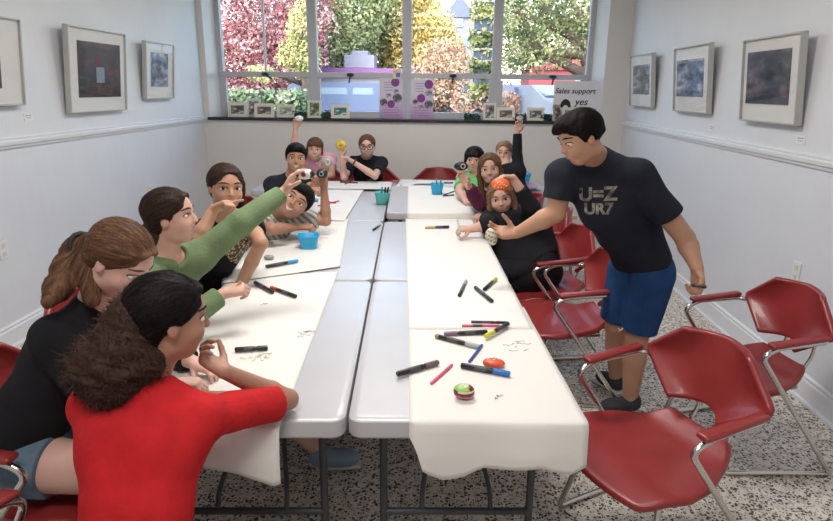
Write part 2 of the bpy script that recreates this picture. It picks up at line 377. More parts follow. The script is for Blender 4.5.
    # lower clothes
    if bottom and legs:
        bm_, cutk = bottom; S = []
        for s in (-1, 1):
            p1 = pel+latp*s*.06*hb_; S.append(cone(pel+up*.07+latp*s*.04*hb_, p1, .088*hb_+.008, .095*hb_+.010, k=.03))
        for s in 'RL':
            h, k, a = J['hip'+s], J['knee'+s], J['ank'+s]; q = lb_**.8
            if cutk <= 1: S.append(cone(h, lerp(h, k, min(1, cutk+.2)), .080*q+.012, .062*q+.020, k=.02, clip=[(lerp(h, k, cutk), k-h)]))
            else: S += [cone(h, k, .080*q+.012, .058*q+.012, k=.02), cone(k, a, .056*q+.012, .045+.010, k=.015, clip=[(lerp(k, a, .93), a-k)])]
        implicit('shorts' if cutk <= 1 else 'trousers', S, vox, bm_, body, fold=.003, fr=14, seed=5)
    if legs:
        for s in 'RL':
            a, t = J['ank'+s], J['toe'+s]; d = nv(np.array([t[0]-a[0], t[1]-a[1], 0])); m = shoe or mat('dark_sneaker', (.03, .03, .035), .7); sd = np.cross(d, [0, 0, 1]); z = a[2]-.045
            S = [cone(a+[0, 0, .015]-d*.008, a-[0, 0, .02]-d*.015, .040, .042, k=.01, clip=[(a+[0, 0, .03], (0, 0, 1))]), cone(a-[0, 0, .02]-d*.015, t-d*.02, .042, .030, k=.02, clip=None), elp((a*.4+t*.6)*[1, 1, 0]+[0, 0, z+.01], (.090, .045, .042), [d, sd, (0, 0, 1)], k=.02)]
            lowz = min(a[2], t[2])-.048
            for p in S: p['clip'] = (p['clip'] or [])+[((0, 0, lowz), (0, 0, -1))]
            so, _, _ = implicit('shoe', S, min(vox, .005), m, body)
            sb = MB(); cc = (a*.48+t*.52); sb.box((0, 0, 0), (.205, .070, .018), 0, Matrix.Translation((cc[0], cc[1], lowz+.009)) @ Matrix.Rotation(math.atan2(d[1], d[0]), 4, 'Z'), .010); sb.build('sole', mat('shoe_sole', (.6, .6, .58), .7), so, True)
    for (ob) in ties: ob(body, H, J)
    base = Vector((float(pel[0]), float(pel[1]), 0)); T = Matrix.Translation(-base)
    def sub(o):
        for c in o.children:
            if c.data and c.data.get('_moved') is None: c.data.transform(T); c.data['_moved'] = 1
            sub(c)
    body.data.transform(T); sub(body); body.location = base
    for o in [body]+list(body.children)+[g for c in body.children for g in c.children]:
        if o.data.get('_moved') is not None: del o.data['_moved']
    tag(body, label, cat, group)
    return body, H, (sP, sF), base
def seat(J, ang, spread=.09, foot=None, kz=.52, fl=.38, sl=.0):
    """adds thighs, knees and feet for someone sitting and facing ang (degrees)"""
    f = np.array([math.cos(R(ang)), math.sin(R(ang)), 0]); r = np.array([f[1], -f[0], 0]); p = np.array(J['pel'], float)
    for s, k in ((1, 'R'), (-1, 'L')):
        h = p+r*s*.085-[0, 0, .015]; kn = h+f*fl+r*s*spread*.3; kn[2] = kz; a = kn+f*(-.02+sl); a[2] = .085; t = a+f*.13; t[2] = .055
        J['hip'+k] = h; J['knee'+k] = kn; J['ank'+k] = a; J['toe'+k] = t
    if foot: J.update(foot)
    return J
# ------------------------------------------------------------------ the room
def wall_mat(name, col, groove=None, rough=.55):
    m = mat(name, col, rough, nscale=3, namt=.02, bump=.06, bscale=40)
    if groove:
        nt = m.node_tree; b = nt.nodes['Principled BSDF']; tc = nt.nodes.new('ShaderNodeTexCoord'); sp = nt.nodes.new('ShaderNodeSeparateXYZ'); nt.links.new(tc.outputs['Object'], sp.inputs[0])
        mo = nt.nodes.new('ShaderNodeMath'); mo.operation = 'MODULO'; nt.links.new(sp.outputs['Y'], mo.inputs[0]); mo.inputs[1].default_value = groove
        lt = nt.nodes.new('ShaderNodeMath'); lt.operation = 'LESS_THAN'; lt.inputs[1].default_value = .006; nt.links.new(mo.outputs[0], lt.inputs[0])
        bp = nt.nodes.new('ShaderNodeBump'); bp.invert = True; bp.inputs['Strength'].default_value = .5; bp.inputs['Distance'].default_value = .004; nt.links.new(lt.outputs[0], bp.inputs['Height']); nt.links.new(bp.outputs[0], b.inputs['Normal'])
    return m
WXL, WXR, WYB, WYF, CH = -2.87, 2.10, 7.40, -1.6, 3.15
white = wall_mat('white_wall_paint', (.735, .75, .785)); panel = wall_mat('white_wall_panelling', (.735, .75, .785), .11)
def S(o, lab=None): o['kind'] = 'structure'; return o
def terrazzo():
    m = bpy.data.materials.new('terrazzo'); m.use_nodes = True; nt = m.node_tree; b = nt.nodes['Principled BSDF']; b.inputs['Roughness'].default_value = .32
    tc = nt.nodes.new('ShaderNodeTexCoord'); col = None
    base = nt.nodes.new('ShaderNodeTexNoise'); base.inputs['Scale'].default_value = 25; base.inputs['Detail'].default_value = 6; nt.links.new(tc.outputs['Object'], base.inputs['Vector'])
    cr = nt.nodes.new('ShaderNodeValToRGB'); cr.color_ramp.elements[0].color = (.60, .53, .45, 1); cr.color_ramp.elements[1].color = (.80, .75, .68, 1); cr.color_ramp.elements[0].position = .35; cr.color_ramp.elements[1].position = .6
    nt.links.new(base.outputs['Fac'], cr.inputs['Fac']); col = cr.outputs['Color']
    nz = nt.nodes.new('ShaderNodeTexNoise'); nz.inputs['Scale'].default_value = 60; nt.links.new(tc.outputs['Object'], nz.inputs['Vector'])
    mixv = nt.nodes.new('ShaderNodeVectorMath'); mixv.operation = 'MULTIPLY_ADD'; mixv.inputs[1].default_value = (.012, .012, 0); nt.links.new(nz.outputs['Color'], mixv.inputs[0]); nt.links.new(tc.outputs['Object'], mixv.inputs[2])
    for sc, th, c, sz in ((58, .66, (.02, .017, .016, 1), .34), (36, .86, (.10, .05, .035, 1), .30), (100, .66, (.035, .03, .028, 1), .34)):
        vo = nt.nodes.new('ShaderNodeTexVoronoi'); vo.inputs['Scale'].default_value = sc; vo.voronoi_dimensions = '2D'; nt.links.new(mixv.outputs[0], vo.inputs['Vector'])
        se = nt.nodes.new('ShaderNodeSeparateColor'); nt.links.new(vo.outputs['Color'], se.inputs[0])
        g = nt.nodes.new('ShaderNodeMath'); g.operation = 'GREATER_THAN'; g.inputs[1].default_value = th; nt.links.new(se.outputs[0], g.inputs[0])
        ds = nt.nodes.new('ShaderNodeMath'); ds.operation = 'LESS_THAN'; ds.inputs[1].default_value = sz; nt.links.new(vo.outputs['Distance'], ds.inputs[0])
        mu = nt.nodes.new('ShaderNodeMath'); mu.operation = 'MULTIPLY'; nt.links.new(g.outputs[0], mu.inputs[0]); nt.links.new(ds.outputs[0], mu.inputs[1])
        mx = nt.nodes.new('ShaderNodeMix'); mx.data_type = 'RGBA'; nt.links.new(mu.outputs[0], mx.inputs[0]); nt.links.new(col, mx.inputs[6]); mx.inputs[7].default_value = c; col = mx.outputs[2]
    nt.links.new(col, b.inputs['Base Color']); return m
def boxo(name, lo, hi, m, parent=None, bev=0):
    lo = Vector(lo); hi = Vector(hi); return MB().box((lo+hi)/2, hi-lo, 0, None, bev).build(name, m, parent)
S(boxo('floor', (WXL-.2, WYF-.2, -.1), (WXR+.2, WYB+.4, 0), terrazzo()))
S(boxo('ceiling', (WXL-.2, WYF-.2, CH), (WXR+.2, WYB+.4, CH+.15), mat('ceiling_paint', (.82, .81, .79), .8)))
S(boxo('wall_left', (WXL-.2, WYF-.2, 0), (WXL, WYB, CH), panel)); S(boxo('wall_right', (WXR, WYF-.2, 0), (WXR+.2, WYB, CH), panel))
S(boxo('wall_front', (WXL, WYF-.2, 0), (WXR, WYF, CH), white))
OX0, OX1, WZ0, WZ1, WY = -2.80, 1.83, 1.335, 2.95, 7.62
wb = MB(); wb.box(((WXL+WXR)/2, (WYB+7.75)/2, WZ0/2), (WXR-WXL+.4, 7.75-WYB, WZ0)); wb.box(((WXL+WXR)/2, (WYB+7.75)/2, (WZ1+CH)/2), (WXR-WXL+.4, 7.75-WYB, CH-WZ1))
wb.box(((WXL-.2+OX0)/2, (WYB+7.75)/2, (WZ0+WZ1)/2), (OX0-WXL+.2, 7.75-WYB, WZ1-WZ0)); wb.box(((WXR+.2+OX1)/2, (WYB+7.75)/2, (WZ0+WZ1)/2), (WXR+.2-OX1, 7.75-WYB, WZ1-WZ0))
S(wb.build('wall_back', wall_mat('back_wall_paint', (.74, .71, .675))))
trimw = mat('white_trim_gloss', (.76, .775, .80), .35)
def rail(name, x, side, y0, y1, prof):
    m = MB(); vs = []; n = len(prof)
    for y in (y0, y1):
        for d, z in prof: vs.append((x+side*d, y, z))
    fs = [(i, (i+1) % n, n+(i+1) % n, n+i) for i in range(n)]+[tuple(range(n)), tuple(range(2*n-1, n-1, -1))]
    S(m.raw(vs, fs).build(name, trimw))
cr_ = [(0, 1.29), (.012, 1.29), (.016, 1.305), (.028, 1.315), (.030, 1.335), (.020, 1.345), (.022, 1.355), (.0, 1.362)]
rail('trim_1', WXL, 1, WYF, WYB, cr_); rail('trim_2', WXR, -1, WYF, WYB, cr_)
bs_ = [(0, 0), (.035, 0), (.035, .015), (.018, .02), (.018, .12), (.012, .13), (.014, .145), (0, .155)]
rail('baseboard_left', WXL, 1, WYF, WYB, bs_); rail('baseboard_right', WXR, -1, WYF, WYB, bs_)
ledge = S(boxo('trim_3', (OX0-.02, WYB-.035, WZ0-.022), (OX1+.02, WY+.02, WZ0+.012), mat('black_sill_stone', (.02, .02, .022), .25), None, .004))
# ------------------------------------------------------------------ windows
def glassfac(nt, k):
    lw = nt.nodes.new('ShaderNodeLayerWeight'); lw.inputs[0].default_value = .5; p = nt.nodes.new('ShaderNodeMath'); p.operation = 'POWER'; nt.links.new(lw.outputs['Facing'], p.inputs[0]); p.inputs[1].default_value = 3.5
    q = nt.nodes.new('ShaderNodeMath'); q.operation = 'MULTIPLY_ADD'; q.inputs[1].default_value = k; q.inputs[2].default_value = .008; nt.links.new(p.outputs[0], q.inputs[0]); return q
alu = mat('window_frame_paint', (.50, .50, .53), .45)
glass = bpy.data.materials.new('window_glass'); glass.use_nodes = True; nt = glass.node_tree; nt.nodes.remove(nt.nodes['Principled BSDF'])
tr = nt.nodes.new('ShaderNodeBsdfTransparent'); gl = nt.nodes.new('ShaderNodeBsdfGlossy'); gl.inputs['Roughness'].default_value = .02; ms = nt.nodes.new('ShaderNodeMixShader'); fr_ = glassfac(nt, .5)
nt.links.new(fr_.outputs[0], ms.inputs[0]); nt.links.new(tr.outputs[0], ms.inputs[1]); nt.links.new(gl.outputs[0], ms.inputs[2]); nt.links.new(ms.outputs[0], nt.nodes['Material Output'].inputs[0])
bx_ = [-2.735, -1.574, -.45, .613, 1.735]
for xa, xb, nm in ((OX0-.001, -2.72, 'trim_6'), (OX1+.001, 1.715, 'trim_7')):
    S(MB().raw([(xa, WYB+.001, WZ0), (xb, WY-.03, WZ0), (xb, WY+.06, WZ0), (xa, WY+.06, WZ0), (xa, WYB+.001, WZ1), (xb, WY-.03, WZ1), (xb, WY+.06, WZ1), (xa, WY+.06, WZ1)], [(0, 1, 5, 4), (1, 2, 6, 5), (2, 3, 7, 6), (3, 0, 4, 7), (4, 5, 6, 7), (3, 2, 1, 0)]).build(nm, trimw))
ztr = 1.845
black = mat('black_metal', (.02, .02, .02), .4)
for i in range(4):
    x0, x1 = bx_[i], bx_[i+1]; w = empty('window_%d' % (i+1), ((x0+x1)/2, WY, WZ0)); w['kind'] = 'structure'; M = Matrix.Translation((-(x0+x1)/2, -WY, -WZ0))
    f = MB(); a = .055 if i else .07; c = .055 if i < 3 else .07
    f.box((x0+a/2, WY, (WZ0+WZ1)/2), (a, .09, WZ1-WZ0), 0, M, .004); f.box((x1-c/2, WY, (WZ0+WZ1)/2), (c, .09, WZ1-WZ0), 0, M, .004)
    f.box(((x0+x1)/2, WY-.01, ztr), (x1-x0-.06, .10, .06), 0, M, .006); f.box(((x0+x1)/2, WY, WZ0+.05), (x1-x0-.06, .08, .075), 0, M, .004); f.box(((x0+x1)/2, WY, WZ1-.04), (x1-x0-.06, .08, .08), 0, M)
    for xx in (x0+a+.012, x1-c-.012): f.box((xx, WY-.02, (WZ0+ztr)/2), (.026, .06, ztr-WZ0-.08), 0, M, .003)
    f.build('window_frame', alu, w)
    MB().box(((x0+x1)/2, WY+.01, (ztr+WZ1)/2), (x1-x0-.12, .006, WZ1-ztr-.1), 0, M).build('pane', glass, w)
    MB().box(((x0+x1)/2, WY+.01, (ztr+WZ0)/2+.03), (x1-x0-.16, .006, ztr-WZ0-.12), 0, M).build('pane', glass, w)
    if i == 0: MB().tube([(-2.146, WY-.03, ztr), (-2.146, WY-.03, WZ1)], .016, 8, 0, 0, M).build('muntin', mat('muntin_white', (.7, .7, .75), .4), w)
    hx = (-2.146, -1.12, .10, 1.27)[i]
    h = MB(); h.ell((hx, WY-.085, ztr+.005), (.045, .03, .022), 12, 0, M); h.tube([(hx, WY-.09, ztr), (hx+(.06 if i == 0 else .0), WY-.12, ztr-.03), (hx+(.09 if i == 0 else -.01), WY-.12, ztr-.055 if i == 0 else ztr-.09)], .010, 8, 0, 0, M)
    h.build('crank_handle', black, w)
# ------------------------------------------------------------------ outside
def leafmat(name, c1, c2):
    m = mat(name, c1, .95, spec=.1); c1 = [c*.72 for c in c1]; c2 = [c*.78 for c in c2]; nt = m.node_tree; b = nt.nodes['Principled BSDF']; tc = nt.nodes.new('ShaderNodeTexCoord'); n = nt.nodes.new('ShaderNodeTexNoise'); n.inputs['Scale'].default_value = 1.6; n.inputs['Detail'].default_value = 6; nt.links.new(tc.outputs['Object'], n.inputs['Vector'])
    r = nt.nodes.new('ShaderNodeValToRGB'); r.color_ramp.elements[0].position = .4; r.color_ramp.elements[1].position = .62; r.color_ramp.elements[0].color = (*c1, 1); r.color_ramp.elements[1].color = (*c2, 1)
    nt.links.new(n.outputs['Fac'], r.inputs['Fac']); nt.links.new(r.outputs['Color'], b.inputs['Base Color'])
    b.inputs['Transmission Weight'].default_value = 0; return m
bark = mat('bark', (.10, .075, .06), .9, nscale=8, namt=.3, bump=.6, bscale=30)
GZ = .35
def tree(label, crowns, trunk, lm, n, ls=.13, group=None, branches=(), tr_=.16):
    t = empty('tree', (trunk[0], trunk[1], GZ)); tag(t, label, 'tree', group); M = Matrix.Translation((-trunk[0], -trunk[1], -GZ))
    m = MB(); top = max(c[0][2] for c in crowns); m.tube([(trunk[0], trunk[1], GZ-.1), (trunk[0]+.1, trunk[1], (GZ+top)/2), (trunk[0], trunk[1]+.1, top)], [tr_, tr_*.8, tr_*.3], 10, 0, 0, M); m.build('trunk', bark, t, True)
    b = MB()
    for c, r in crowns: b.tube([(trunk[0], trunk[1], max(GZ+.8, c[2]-r[2]*1.1)), ((trunk[0]+c[0])/2, (trunk[1]+c[1])/2, c[2]-r[2]*.3), (c[0], c[1], c[2]+r[2]*.3)], [tr_*.45, tr_*.3, tr_*.1], 7, 0, 0, M)
    for br in branches: b.tube(br, [.13, .09, .03], 7, 0, .4, M)
    b.build('branches', bark, t, True)
    tot = sum(r[0]*r[2] for c, r in crowns); P = []
    for c, r in crowns:
        k = int(n*r[0]*r[2]/tot); d = RNG.normal(size=(k, 3)); d /= np.linalg.norm(d, axis=1, keepdims=True); rad = RNG.uniform(.45, 1.08, (k, 1))**.6
        rad *= 1+.18*np.sin(d[:, :1]*7+d[:, 2:]*5)*np.sin(d[:, 1:2]*6); P.append(np.array(c)+d*rad*np.array(r))
    P = np.concatenate(P); k = len(P); u = RNG.normal(size=(k, 3)); u /= np.linalg.norm(u, axis=1, keepdims=True); w = np.cross(u, RNG.normal(size=(k, 3))); w /= np.linalg.norm(w, axis=1, keepdims=True)
    s = RNG.uniform(.6, 1.3, (k, 1))*ls; q = np.stack([P-u*s, P-w*s*.6, P+u*s, P+w*s*.6], 1).reshape(-1, 3)-np.array([trunk[0], trunk[1], GZ])
    o = npmesh('foliage', q, np.arange(len(q)).reshape(-1, 4), lm, t); o.data.polygons.foreach_set('use_smooth', [False]*k); return t
S(boxo('trim_4', (-60, 7.76, GZ-.3), (60, 14, GZ), mat('lawn', (.10, .14, .05), .9, nscale=3, namt=.4)))
S(boxo('trim_5', (-80, 14, GZ-.3), (80, 140, GZ-.02), mat('asphalt', (.05, .05, .056), .85, nscale=2, namt=.1)))
G_ = 'autumn trees beyond the windows'
pink = leafmat('pink_red_leaves', (.50, .20, .22), (.80, .52, .54)); grn = leafmat('green_leaves', (.24, .32, .15), (.62, .66, .34)); yel = leafmat('yellow_leaves', (.62, .48, .16), (.86, .72, .34)); org = leafmat('orange_leaves', (.55, .34, .24), (.80, .60, .42)); ygr = leafmat('yellow_green_leaves', (.40, .44, .18), (.78, .74, .38)); dgr = leafmat('dark_green_leaves', (.09, .14, .06), (.42, .46, .20))
tree('pink and red leaved autumn tree filling the leftmost window', [((-6.880, 21.000, 3.636), (2.1, 1.5, 2.4)), ((-5.526, 21.000, 4.250), (1.9, 1.5, 2.2)), ((-6.387, 21.000, 2.553), (2.2, 1.4, 1.2))], (-6.496, 21.000, 1.916), pink, 26000, .065)
tree('dark crimson tree low behind the first window mullion', [((-5.534, 24.000, 2.868), (1.2, 1, 1.9))], (-5.581, 24.000, 1.781), leafmat('crimson_leaves', (.40, .18, .24), (.62, .36, .42)), 7000, .065)
tree('small yellow green tree in front of the pink tree', [((-4.009, 18.000, 3.240), (.42, .5, .75)), ((-4.207, 18.000, 2.575), (.5, .5, .45)), ((-3.928, 18.000, 2.443), (.4, .5, .5)), ((-4.921, 17.000, 2.033), (.4, .5, .22))], (-4.064, 18.000, 1.899), ygr, 4500, .05)
tree('tall green tree seen in the upper part of the second window', [((-4.139, 25.000, 4.748), (1.7, 1.5, 2.6)), ((-3.059, 27.000, 4.883), (2.2, 1.6, 1.9)), ((-4.298, 25.000, 3.113), (1.2, 1.2, 1.6))], (-4.049, 25.000, 1.992), grn, 24000, .075)
tree('yellow green tree behind the purple banner building', [((-2.618, 28.000, 3.629), (1.6, 1.4, 1.9)), ((-3.792, 27.000, 3.313), (1.1, 1.2, 1.5)), ((-2.038, 29.000, 4.627), (1.5, 1.2, 2.2))], (-2.846, 28.000, 2.043), ygr, 18000, .075)
tree('golden yellow tree in the third window', [((-1.225, 27.000, 3.648), (1.2, 1.4, 2.6)), ((-0.451, 26.000, 3.277), (.9, 1.2, 1.5)), ((0.203, 26.000, 2.899), (.6, 1, .9))], (-0.827, 27.000, 2.049), yel, 22000, .07)
tree('orange leaved tree beside the tall dark chimney', [((0.014, 22.000, 2.156), (.9, .9, 1.2)), ((-0.393, 22.000, 1.721), (1.0, .9, .9))], (0.102, 22.000, 1.323), org, 8000, .055)
tree('dark green tree with spreading branches in the rightmost window', [((2.092, 15.000, 3.402), (.9, 1, .8)), ((2.670, 15.000, 2.913), (.9, 1, .6)), ((1.685, 15.000, 2.580), (.42, .6, .5)), ((2.757, 15.000, 3.553), (1.0, .9, .6)), ((2.204, 15.000, 2.364), (.7, .6, .28)), ((1.533, 15.000, 3.271), (.35, .6, .5))], (3.306, 15.000, 2.373), dgr, 4600, .045,
     branches=[((3.297, 15.000, 2.483), (2.651, 15.000, 2.544), (2.201, 15.000, 2.408), (1.472, 15.000, 2.225)), ((3.251, 15.000, 3.025), (2.714, 15.000, 3.235), (2.015, 15.000, 3.550)), ((2.199, 15.000, 2.452), (1.889, 15.000, 3.016), (1.564, 15.000, 3.548))], tr_=.30)
tree('pale leafy trees far behind the branches of the rightmost window', [((3.325, 34.000, 5.164), (2, 1.5, 3)), ((5.349, 34.000, 5.657), (3, 1.5, 4)), ((6.958, 34.000, 4.700), (2.5, 1.5, 3))], (5.029, 34.000, 2.704), leafmat('pale_leaves', (.40, .38, .25), (.75, .72, .55)), 14000, .10)
hg = npmesh  # background hedge of small leaves along the far pavement
def hedge(label, x0, x1, y, z1, lm, n):
    P = np.stack([RNG.uniform(x0, x1, n), y+RNG.uniform(-.5, .5, n), RNG.uniform(GZ, z1, n)+.15*np.sin(RNG.uniform(x0, x1, n)*3)], 1); u = RNG.normal(size=(n, 3)); u /= np.linalg.norm(u, axis=1, keepdims=True); w = np.cross(u, RNG.normal(size=(n, 3))); w /= np.linalg.norm(w, axis=1, keepdims=True); s = .07
    q = np.stack([P-u*s, P-w*s*.7, P+u*s, P+w*s*.7], 1).reshape(-1, 3)-np.array([(x0+x1)/2, y, GZ]); o = npmesh('hedge', q, np.arange(len(q)).reshape(-1, 4), lm); o.location = ((x0+x1)/2, y, GZ); tag(o, label, 'hedge')
hedge('low green hedge seen through the lower panes at the left', -6.5, -3.2, 14.8, 1.5, leafmat('hedge_leaves', (.12, .20, .10), (.45, .5, .35)), 9000)
hedge('reddish shrub row seen through the lower pane of the third window', .2, 2.0, 17, 1.5, leafmat('shrub_leaves', (.45, .28, .22), (.75, .6, .45)), 2500)
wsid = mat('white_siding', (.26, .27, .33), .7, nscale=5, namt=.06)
def house(name, label, c, d, roofh, wm, rm, win):
    h = empty(name, (c[0], c[1], GZ)); tag(h, label, 'building')
    MB().box((0, 0, d[2]/2), d).build('wall', wm, h)
    x, y = d[0]/2+.15, d[1]/2+.15; z = d[2]
    if roofh: MB().raw([(-x, -y, z), (x, -y, z), (x, y, z), (-x, y, z), (0, -y, z+roofh), (0, y, z+roofh)], [(0, 1, 4), (2, 3, 5), (1, 2, 5, 4), (3, 0, 4, 5), (3, 2, 1, 0)]).build('roof', rm, h)
    else: MB().box((0, 0, z+.12), (d[0]+.3, d[1]+.3, .3)).build('roof', rm, h)
    for (wx, wz, ww, wh) in win:
        f = MB().box((wx, -d[1]/2-.02, wz), (ww+.12, .06, wh+.12)).build('window', mat('trim_pale', (.45, .45, .48), .6), h); MB().box((wx, -d[1]/2-.06, wz), (ww, .03, wh)).build('pane', mat('dark_glass', (.18, .24, .32), .15), f)
    return h
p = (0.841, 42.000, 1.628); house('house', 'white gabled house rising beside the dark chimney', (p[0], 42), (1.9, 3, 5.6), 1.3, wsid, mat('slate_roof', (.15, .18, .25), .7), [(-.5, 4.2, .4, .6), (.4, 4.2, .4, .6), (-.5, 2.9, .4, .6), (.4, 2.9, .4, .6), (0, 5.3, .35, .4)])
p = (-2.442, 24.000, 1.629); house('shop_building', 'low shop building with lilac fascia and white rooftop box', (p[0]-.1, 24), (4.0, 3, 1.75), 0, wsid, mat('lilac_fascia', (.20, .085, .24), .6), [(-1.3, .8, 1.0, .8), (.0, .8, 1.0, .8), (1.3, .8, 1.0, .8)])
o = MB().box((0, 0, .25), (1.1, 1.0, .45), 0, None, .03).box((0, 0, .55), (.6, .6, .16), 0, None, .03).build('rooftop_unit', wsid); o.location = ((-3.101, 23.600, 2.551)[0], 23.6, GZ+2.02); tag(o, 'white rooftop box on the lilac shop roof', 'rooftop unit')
p = (6.052, 30.000, 2.600); house('garage', 'red building with a white garage door far right outside', (p[0], 30), (4.6, 3, 2.2), .7, mat('red_brick_paint', (.32, .06, .07), .7), mat('red_roof', (.28, .07, .08), .7), [(.6, 1.3, 1.6, 1.0)])
# tall dark chimney with pale bands
c0 = (1.008, 17.000, 1.678); t = empty('chimney_stack', (c0[0], c0[1], GZ)); tag(t, 'tall dark blue banded stack half covered by leaves', 'chimney')
MB().box((0, 0, 3.2), (.50, .50, 6.4), 0, None, .03).build('shaft', mat('dark_blue_shaft', (.05, .07, .13), .6), t)
for z in (2.05, 2.35, 2.75, 3.15, 3.5): MB().box((0, 0, z), (.56, .56, .05), 0, None, .01).build('band', mat('pale_band', (.6, .58, .5), .6), t)
P = np.stack([RNG.uniform(-.4, .35, 900), RNG.uniform(-.40, -.26, 900), RNG.choice([1.3, 1.9, 2.6, 3.3, 4.0], 900)+RNG.normal(0, .14, 900)], 1); u = RNG.normal(size=(900, 3)); u /= np.linalg.norm(u, axis=1, keepdims=True); w = np.cross(u, RNG.normal(size=(900, 3))); w /= np.linalg.norm(w, axis=1, keepdims=True)
npmesh('ivy', np.stack([P-u*.07, P-w*.04, P+u*.07, P+w*.04], 1).reshape(-1, 3), np.arange(3600).reshape(-1, 4), dgr, t)
def van(label, x, y, col, L=4.4, ang=0, hh=1.50):
    t = empty('van', (x, y, GZ), ang); tag(t, label, 'van'); bm = mat('van_paint_%d' % int(col[2]*100), col, .3)
    prof = [(-L/2, .35), (-L/2, 1.0), (-L/2+.12, hh-.08), (-L/2+.35, hh), (L/2-1.5, hh), (L/2-.75, 1.05), (L/2-.08, .95), (L/2, .6), (L/2, .35)]
    vs = [(a, s*.88, b) for s in (-1, 1) for a, b in prof]; n = len(prof); MB().raw(vs, [tuple(range(n))[::-1], tuple(range(n, 2*n))]+[(i, (i+1) % n, n+(i+1) % n, n+i) for i in range(n)]).build('body', bm, t)
    gm = mat('vehicle_glass', (.25, .32, .40), .1)
    for a, b in ((-L/2+.5, -.3), (-.15, L/2-1.7)): MB().raw([(a, -.89, 1.15), (b, -.89, 1.15), (b-.03, -.885, hh-.15), (a+.03, -.885, hh-.15), (a, -.87, 1.15), (b, -.87, 1.15), (b-.03, -.87, hh-.15), (a+.03, -.87, hh-.15)], [(0, 1, 2, 3), (7, 6, 5, 4), (0, 4, 5, 1), (1, 5, 6, 2), (2, 6, 7, 3), (3, 7, 4, 0)]).build('side_window', gm, t)
    MB().raw([(L/2-1.46, -.78, hh-.06), (L/2-1.46, .78, hh-.06), (L/2-.76, .78, 1.2), (L/2-.76, -.78, 1.2), (L/2-1.5, -.78, hh-.1), (L/2-1.5, .78, hh-.1), (L/2-.8, .78, 1.15), (L/2-.8, -.78, 1.15)], [(0, 1, 2, 3), (7, 6, 5, 4), (0, 4, 5, 1), (1, 5, 6, 2), (2, 6, 7, 3), (3, 7, 4, 0)]).build('windscreen', gm, t)
    for a in (-L/2+.8, L/2-.8):
        for s in (-1, 1):
            w = MB().lathe([(.0, -.1), (.30, -.1), (.33, -.06), (.33, .06), (.30, .1), (0, .1)], 20, 0, Matrix.Translation((a, s*.80, .33)) @ Matrix.Rotation(R(90), 4, 'X')).build('wheel', mat('tyre', (.03, .03, .03), .8), t, False); MB().lathe([(0, -.11), (.17, -.11), (.17, .11), (0, .11)], 16, 0, Matrix.Translation((a, s*.80, .33)) @ Matrix.Rotation(R(90), 4, 'X')).build('hubcap', mat('hubcap', (.6, .6, .62), .3, .8), w)
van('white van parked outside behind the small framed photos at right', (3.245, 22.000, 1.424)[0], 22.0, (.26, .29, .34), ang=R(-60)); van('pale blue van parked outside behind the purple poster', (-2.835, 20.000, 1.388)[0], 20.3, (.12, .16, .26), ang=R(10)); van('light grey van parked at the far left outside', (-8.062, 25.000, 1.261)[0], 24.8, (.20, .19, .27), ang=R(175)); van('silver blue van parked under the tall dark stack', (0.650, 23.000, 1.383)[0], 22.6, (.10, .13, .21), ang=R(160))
# ------------------------------------------------------------------ pictures on the walls
silver = mat('silver_frame', (.50, .50, .47), .4, .5); matb = mat('picture_mat', (.74, .73, .71), .8)
def photomat(name, cols, sc=2.2):
    m = bpy.data.materials.new(name); m.use_nodes = True; nt = m.node_tree; b = nt.nodes['Principled BSDF']; b.inputs['Roughness'].default_value = .4
    tc = nt.nodes.new('ShaderNodeTexCoord'); mp = nt.nodes.new('ShaderNodeMapping'); nt.links.new(tc.outputs['Generated'], mp.inputs[0]); mp.inputs['Scale'].default_value = (sc, sc, sc)
    n = nt.nodes.new('ShaderNodeTexNoise'); n.inputs['Scale'].default_value = 1.6; n.inputs['Detail'].default_value = 5; n.inputs['Roughness'].default_value = .6; nt.links.new(mp.outputs[0], n.inputs['Vector'])
    r = nt.nodes.new('ShaderNodeValToRGB'); e = r.color_ramp.elements; e[0].position = .36; e[1].position = .68; e[0].color = (*cols[0], 1); e[1].color = (*cols[-1], 1)
    for i, c in enumerate(cols[1:-1]): x = e.new(.36+.32*(i+1)/(len(cols)-1)); x.color = (*c, 1)
    nt.links.new(n.outputs['Fac'], r.inputs[0]); nt.links.new(r.outputs[0], b.inputs['Base Color']); return m
pg = bpy.data.materials.new('picture_glass'); pg.use_nodes = True; nt = pg.node_tree; nt.nodes.remove(nt.nodes['Principled BSDF'])
tr = nt.nodes.new('ShaderNodeBsdfTransparent'); gl = nt.nodes.new('ShaderNodeBsdfGlossy'); gl.inputs['Roughness'].default_value = .03; ms = nt.nodes.new('ShaderNodeMixShader'); f_ = glassfac(nt, .30)
nt.links.new(f_.outputs[0], ms.inputs[0]); nt.links.new(tr.outputs[0], ms.inputs[1]); nt.links.new(gl.outputs[0], ms.inputs[2]); nt.links.new(ms.outputs[0], nt.nodes['Material Output'].inputs[0])
